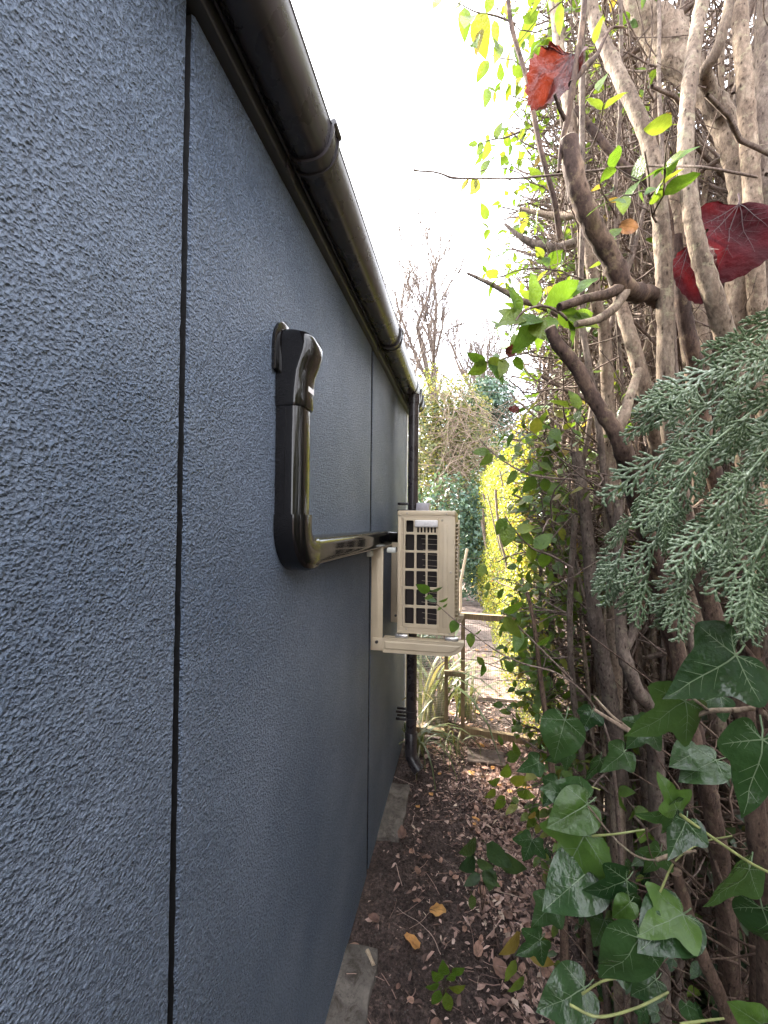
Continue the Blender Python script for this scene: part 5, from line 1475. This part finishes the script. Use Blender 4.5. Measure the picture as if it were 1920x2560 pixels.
for i in range(900):
    y = ru(3.1, 3.8) ; x = ru(-0.35, 0.7); s = ru(0.008, 0.025)
    d = V((ru(-1,1), ru(-1,1), ru(-.2,.3))).normalized(); nr = (V((0,0,1)) + rvec()*0.5).normalized(); y_ = nr.cross(d).normalized()
    p = V((x, y, gz(x, y) + ru(0.002, 0.015)))
    mb.add([p - d*s, p - y_*s*.4, p + d*s, p + y_*s*.4], [(0, 1, 2), (0, 2, 3)])
tag(mb.build('leaf_litter', M['litter']), 'leaf crumbs, chips and fine twigs littering the soil', 'litter', kind='stuff')
# clods and pebbles of the soil
mb = MB()
for i in range(6000):
    y = 1.1 + 1.9*rnd.random(); x = ru(-0.38, 0.4); s = ru(0.003, 0.013)
    z = gz(x, y); vv = []
    for a, b, c in ((1,0,0),(-1,0,0),(0,1,0),(0,-1,0),(0,0,1),(0,0,-1)):
        vv.append((x + a*s*ru(.6,1.3), y + b*s*ru(.6,1.3), z + c*s*ru(.5,.9)))
    mb.add(vv, [(0,2,4),(2,1,4),(1,3,4),(3,0,4),(2,0,5),(1,2,5),(3,1,5),(0,3,5)])
tag(mb.build('soil_clods', M['soil']), 'dark crumbly soil clods on the passage ground', 'soil', kind='stuff')
mb = MB()
for i in range(1500):
    y = 1.1 + 1.9*rnd.random(); x = ru(-0.38, 0.35); s = ru(0.0015, 0.0042); z = gz(x, y) + 0.003
    mb.add([(x + a*s*ru(.6,1.3), y + b*s*ru(.6,1.3), z + c*s*ru(.5,.9)) for a, b, c in ((1,0,0),(-1,0,0),(0,1,0),(0,-1,0),(0,0,1),(0,0,-1))], [(0,2,4),(2,1,4),(1,3,4),(3,0,4),(2,0,5),(1,2,5),(3,1,5),(0,3,5)])
tag(mb.build('grit', M['slab']), 'pale grit and tiny stones on the dark soil', 'grit', kind='stuff')
wc = MB(); p = at_z(918, 2385, 0.02); q = at_z(934, 2420, 0.02); wc.tube([p + V((0,0,.012)), q + V((0,0,.008))], [.008, .007], 6)
tag(wc.build('wood_chip', M['cutwood']), 'pale split wood chip beside the near concrete slab', 'wood chip')

# seedlings on the soil
def seedling(px_, py_, label, leaves, mlist, h=0.10):
    b = at_z(px_, py_, 0.0); b.z = gz(b.x, b.y)
    t = thing('seedling', b, label, 'seedling')
    d = (b - CAM).dot(-CB)
    tops = []
    for (x, y, l, a, tl) in leaves:
        e = at(x, y, d - 0.02)
        m_ = b.lerp(e, 0.5) + V((0, 0, 0.015))
        mb = MB(); mb.tube([b, m_, e], [.0014, .001, .0008], 5); mb.build('stalk', M['bark_brown'], t)
        img_leaf('leaf', rnd.choice(mlist), t, x, y, d - 0.02, l, a, tl)
seedling(1205, 2290, 'small privet seedling with pale blue-green leaves on the soil', [(1190,2150,42,172,(40,20)),(1192,2155,36,20,(40,-20)),(1225,2165,52,262,(20,20)),(1200,2185,46,200,(20,30)),(1178,2235,44,275,(0,-10)),(1210,2180,40,330,(30,0)),(1240,2140,50,10,(50,0)),(1190,2100,50,165,(50,10)),(1215,2110,46,340,(50,0))], LEAFD)
seedling(1112, 2500, 'fresh light green seedling tuft at the bottom of the soil strip', [(1110,2440,46,95,(20,0)),(1118,2450,40,60,(20,0)),(1105,2450,40,130,(20,0)),(1122,2470,46,40,(30,0)),(1100,2475,40,240,(10,0)),(1115,2480,50,280,(10,0)),(1130,2430,34,30,(20,0)),(1098,2460,34,180,(20,0))], LEAFB)
seedling(1330, 2520, 'dark-leaved sapling shoot at the bottom of the hedge foot', [(1300,2330,60,190,(40,0)),(1305,2335,54,15,(40,0)),(1290,2400,50,230,(20,0)),(1320,2370,56,340,(30,0)),(1310,2440,50,205,(20,0))], LEAF)
seedling(1290, 2030, 'low leafy seedling at the litter edge before the gate', [(1250,1950,36,160,(40,0)),(1260,1945,40,80,(20,0)),(1275,1955,44,30,(30,0)),(1290,1975,40,350,(30,0)),(1262,1990,36,215,(30,0)),(1240,1975,30,200,(30,0)),(1285,2000,30,250,(10,0))], LEAFB)

# ================================================================== strap-leaved plants at the fence
def blade_mesh(seed, curl):
    r_ = random.Random(seed); mb = MB(); vs_ = []; n = 8
    for i in range(n + 1):
        t = i/n; a = curl*t*t
        x = math.sin(a)*t; z = math.cos(a*0.8)*t
        w = 0.018*(1 - t**3) + 0.001
        vs_ += [(x, -w, z), (x - 0.004, 0, z), (x, w, z)]
    mb.add(vs_, [(i*3+k, i*3+k+1, i*3+k+4, i*3+k+3) for i in range(n) for k in range(2)], 0, True)
    return mb.mesh('strap_blade_%d' % seed, M['strap'])
BL = [blade_mesh(i, c) for i, c in enumerate((0.5, 1.0, 1.5, 2.0, 2.4))]
def strap(cx, cy, n, L, label, spread=0.12, lo=0):
    t = thing('strap_leaved_plant', (cx, cy, 0.0), label, 'plant')
    for i in range(n):
        a = ru(0, 2*math.pi)
        m_ = Matrix.Translation((cx + ru(-spread, spread), cy + ru(-spread, spread), 0.0)) @ Matrix.Rotation(a, 4, 'Z') @ Matrix.Rotation(ru(0, 0.35), 4, 'Y') @ Matrix.Scale(L*ru(0.6, 1.15), 4)
        put('blade', BL[min(4, max(lo, int(abs(rnd.gauss(1.2, 1.2)))))], t, m_)
strap(-0.24, 3.30, 46, 0.75, 'tall arching strap-leaved clump behind the wire fence panel', 0.10)
strap(0.02, 3.45, 26, 0.55, 'smaller strap-leaved clump behind the gate post', 0.08, 1)
strap(-0.33, 2.84, 26, 0.40, 'flattened pale strap leaves at the wall corner before the fence', 0.07, 3)
strap(-0.08, 2.92, 12, 0.30, 'sparse strap leaves bent over the soil before the fence', 0.08, 3)

# ================================================================== beyond the gate
fh = thing('far_hedge', (0.8, 6.0, 0.0), 'sunlit yellow-green clipped hedge along the far path', 'hedge')
mb = MB()
def pos_fh():
    y = 3.15 + 9.0*rnd.random()**1.5; z = 2.35*rnd.random()**0.9
    face = 0.40 + 0.10*noise.noise(V((y*1.6, z*1.6, 0.5))) + 0.05*noise.noise(V((y*5, z*5, 1.5))) - 0.055*max(0, y - 5.0) + 0.10*max(0, (z - 1.9))
    x = face + abs(rnd.gauss(0, 0.13))
    if noise.noise(V((y*6, z*6, 9.1))) > 0.5: return None, None
    return V((x, y, z)), (V((-0.9, -0.15, 0.35)) + rvec()*0.75).normalized()
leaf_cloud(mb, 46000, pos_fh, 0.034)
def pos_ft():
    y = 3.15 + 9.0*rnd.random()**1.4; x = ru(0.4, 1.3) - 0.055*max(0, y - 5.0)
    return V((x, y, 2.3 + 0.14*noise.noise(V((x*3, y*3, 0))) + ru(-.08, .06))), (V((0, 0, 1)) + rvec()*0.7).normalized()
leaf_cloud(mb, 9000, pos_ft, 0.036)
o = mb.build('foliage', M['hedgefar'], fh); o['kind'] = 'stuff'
mb = MB()
for i in range(90):
    y = ru(3.2, 11.5); x = ru(0.55, 0.9) - 0.055*max(0, y - 5)
    mb.tube(wander((x, y, 0), V((ru(-.2,.1), ru(-.2,.2), 1)), ru(1.6, 2.2), 10, 0.15, pull=V((0,0,1))), ru(0.006, 0.016), 5)
mb.build('inner_stems', M['bark_grey'], fh)

def clump(cx, cy, cz, rx, ry, rz, lump=0.28, f=1.3, seed=0.0, shell=0.6):
    def pos():
        v = rvec(); v0 = v.copy()
        k = 1 + lump*noise.noise(v*f*2 + V((seed, 0, 0))) + lump*0.6*noise.noise(v*f*5 + V((0, seed, 0)))
        k *= 1 - shell*rnd.random()**2.2
        if noise.noise(v*6 + V((seed, seed, 0))) > 0.38: return None, None
        p = V((cx + v.x*rx*k, cy + v.y*ry*k, max(0.02, cz + v.z*rz*k)))
        return p, (v0 + rvec()*0.8 + V((0, 0, 0.25))).normalized()
    return pos
def bare_tree(name, label, base, h, r0, seed, levels=4, spread=0.55, nb=(3, 5), mat='twig', crown=None, leafm=None, cat='tree', up=0.5, first=0.25, lean=V((0,0,1))):
    rs = random.Random(seed)
    t = thing(name, base, label, cat)
    trunk = MB(); br = MB()
    def rv():
        return V((rs.gauss(0,1), rs.gauss(0,1), rs.gauss(0,1))).normalized()
    def grow(p, d, L, r_, lev):
        n = 7; pts = [V(p)]; d = V(d).normalized()
        for i in range(n):
            d = (d + rv()*(0.10 + 0.05*lev) + V((0, 0, 1))*(0.05*up)).normalized(); pts.append(pts[-1] + d*(L/n))
        rad = [max(0.0068, r_*(1 - 0.5*i/n)) for i in range(n+1)]
        (trunk if lev == 0 else br).tube(pts, rad, 8 if lev == 0 else (5 if lev < 2 else 3), cap=False)
        if lev >= levels: return
        for b in range(rs.randint(*nb) + (2 if lev == 0 else 0)):
            q = rs.randint(max(1, int(n*(first if lev == 0 else 0.2))), n)
            dd = ((pts[q]-pts[q-1]).normalized()*0.9 + rv()*spread*1.3 + V((0, 0, 0.25*up))).normalized()
            grow(pts[q], dd, L*rs.uniform(0.42, 0.68), rad[q]*0.72, lev + 1)
    grow(base, lean, h*0.55, r0, 0)
    trunk.build('trunk', M['bark_grey'], t)
    br.build('branches', M[mat], t)
    return t
b0 = at_y(1130, 1250, 11.0)
bare_tree('bare_tree', 'leafless tree with fine twiggy crown against the sky', (b0.x + 0.05, 11.0, 0.0), 12.6, 0.11, 5, levels=4, spread=0.48, nb=(5, 6), mat='bark_grey', first=0.35, up=1.0)  # lighter bark imitates glare fading the tree into the sky
b1 = at_y(1170, 1250, 12.5)
bare_tree('bare_tree', 'smaller leafless tree behind the twiggy one', (b1.x + 0.5, 12.5, 0.0), 9.5, 0.09, 9, levels=4, spread=0.45, nb=(4, 6), mat='bark_grey', first=0.3, up=1.0)
# ivy-clad old shrub with hanging tangled twigs
c = at_y(1120, 1130, 8.6)
iv2 = thing('ivy_clad_tree', (c.x, 8.6, 0.0), 'ivy-covered old tree with hanging tangle of pale twigs', 'tree')
mb = MB()
leaf_cloud(mb, 9000, clump(c.x - 0.35, 8.8, 2.7, 0.85, 0.6, 1.9, .3, 1.2, 2.0), 0.085)
leaf_cloud(mb, 5000, clump(c.x + 0.25, 9.1, 3.4, 0.7, 0.5, 1.1, .35, 1.2, 5.0), 0.085)
leaf_cloud(mb, 3500, clump(c.x - 0.45, 8.9, 1.0, 0.8, 0.6, 1.1, .3, 1.2, 8.0), 0.085)
o = mb.build('foliage', M['ivyfar'], iv2); o['kind'] = 'stuff'
mb = MB(); mb.tube(wander((c.x, 8.8, 0), V((0.02, 0, 1)), 4.4, 12, 0.06), [0.12*(1 - 0.6*i/12) for i in range(13)], 10, rough=.15); mb.build('trunk', M['bark_grey'], iv2)
mb = MB()
for i in range(230):
    p = V((c.x + rnd.gauss(0.12, 0.38), 8.25 + ru(-0.3, 0.3), ru(1.7, 4.2)))
    d = V((ru(-1, 1), ru(-0.3, 0.1), ru(-0.8, 0.5)))
    q = wander(p, d, ru(0.5, 1.3), 10, 0.3, 0.05); r_ = ru(0.004, 0.011)
    mb.tube(q, [r_*(1 - 0.6*k/10) for k in range(11)], 4, cap=False)
    if rnd.random() < 0.7:
        q2 = wander(q[5], rvec() + V((0, 0, -.3)), ru(0.3, 0.7), 7, 0.3); mb.tube(q2, r_*0.45, 3, cap=False)
mb.build('hanging_twigs', M['bark_pale'], iv2)
def bush(name, label, lumps, leaf, m, n, cat='shrub'):
    t = thing(name, (lumps[0][0], lumps[0][1], 0.0), label, cat)
    mb = MB()
    for k, (cx, cy, cz, rx, ry, rz) in enumerate(lumps):
        leaf_cloud(mb, n, clump(cx, cy, cz, rx, ry, rz, .3, 1.3, k*3.1 + cx), leaf)
    o = mb.build('foliage', M[m], t); o['kind'] = 'stuff'
    for k in range(6):
        cx, cy, cz, rx, ry, rz = rnd.choice(lumps)
        mb = MB(); mb.tube(wander((cx + ru(-.2, .2)*rx, cy, 0), V((ru(-.3,.3), ru(-.2,.2), 1)), cz + rz*0.5, 8, 0.15), [0.03*(1 - .7*i/8) for i in range(9)], 6)
        mb.build('trunk', M['bark_grey'], t)
    return t
d0 = at_y(1130, 1330, 7.4)
bush('dark_shrub', 'dark blue-green shrub low behind the outdoor unit', [(d0.x, 7.4, 1.25, .75, .5, 1.1), (d0.x + 0.55, 7.9, 1.3, .5, .5, 1.1), (d0.x - 0.9, 6.6, 1.2, .5, .5, 1.2)], 0.075, 'blueleaf', 4200)
e0 = at_y(1222, 1000, 10.4)
bush('blue_conifer', 'blue-green conifer top beside the ivy-covered tree', [(e0.x, 10.4, e0.z - 0.1, .62, .5, .62), (e0.x - 0.1, 10.4, e0.z - 1.4, .8, .6, 1.3)], 0.10, 'blueleaf', 3000, 'tree')
f0 = at_y(1255, 1130, 12.5)
bush('misty_shrub', 'dull grey-green bushy tree behind the yellow hedge', [(f0.x, 12.5, 2.6, 1.3, .9, 2.2), (f0.x + 1.6, 12.5, 2.8, 1.5, .9, 2.4), (f0.x - 3.6, 13.5, 2.2, 1.6, .9, 2.2), (f0.x - 1.8, 14.5, 2.2, 1.6, .9, 2.2)], 0.13, 'haircrown', 4200, 'tree')
bush('low_green_shrub', 'low leafy shrubs left of the far path', [(-0.55, 4.6, 0.35, .35, .5, .45), (-0.75, 5.7, 0.5, .45, .5, .6)], 0.05, 'blueleaf', 2200)
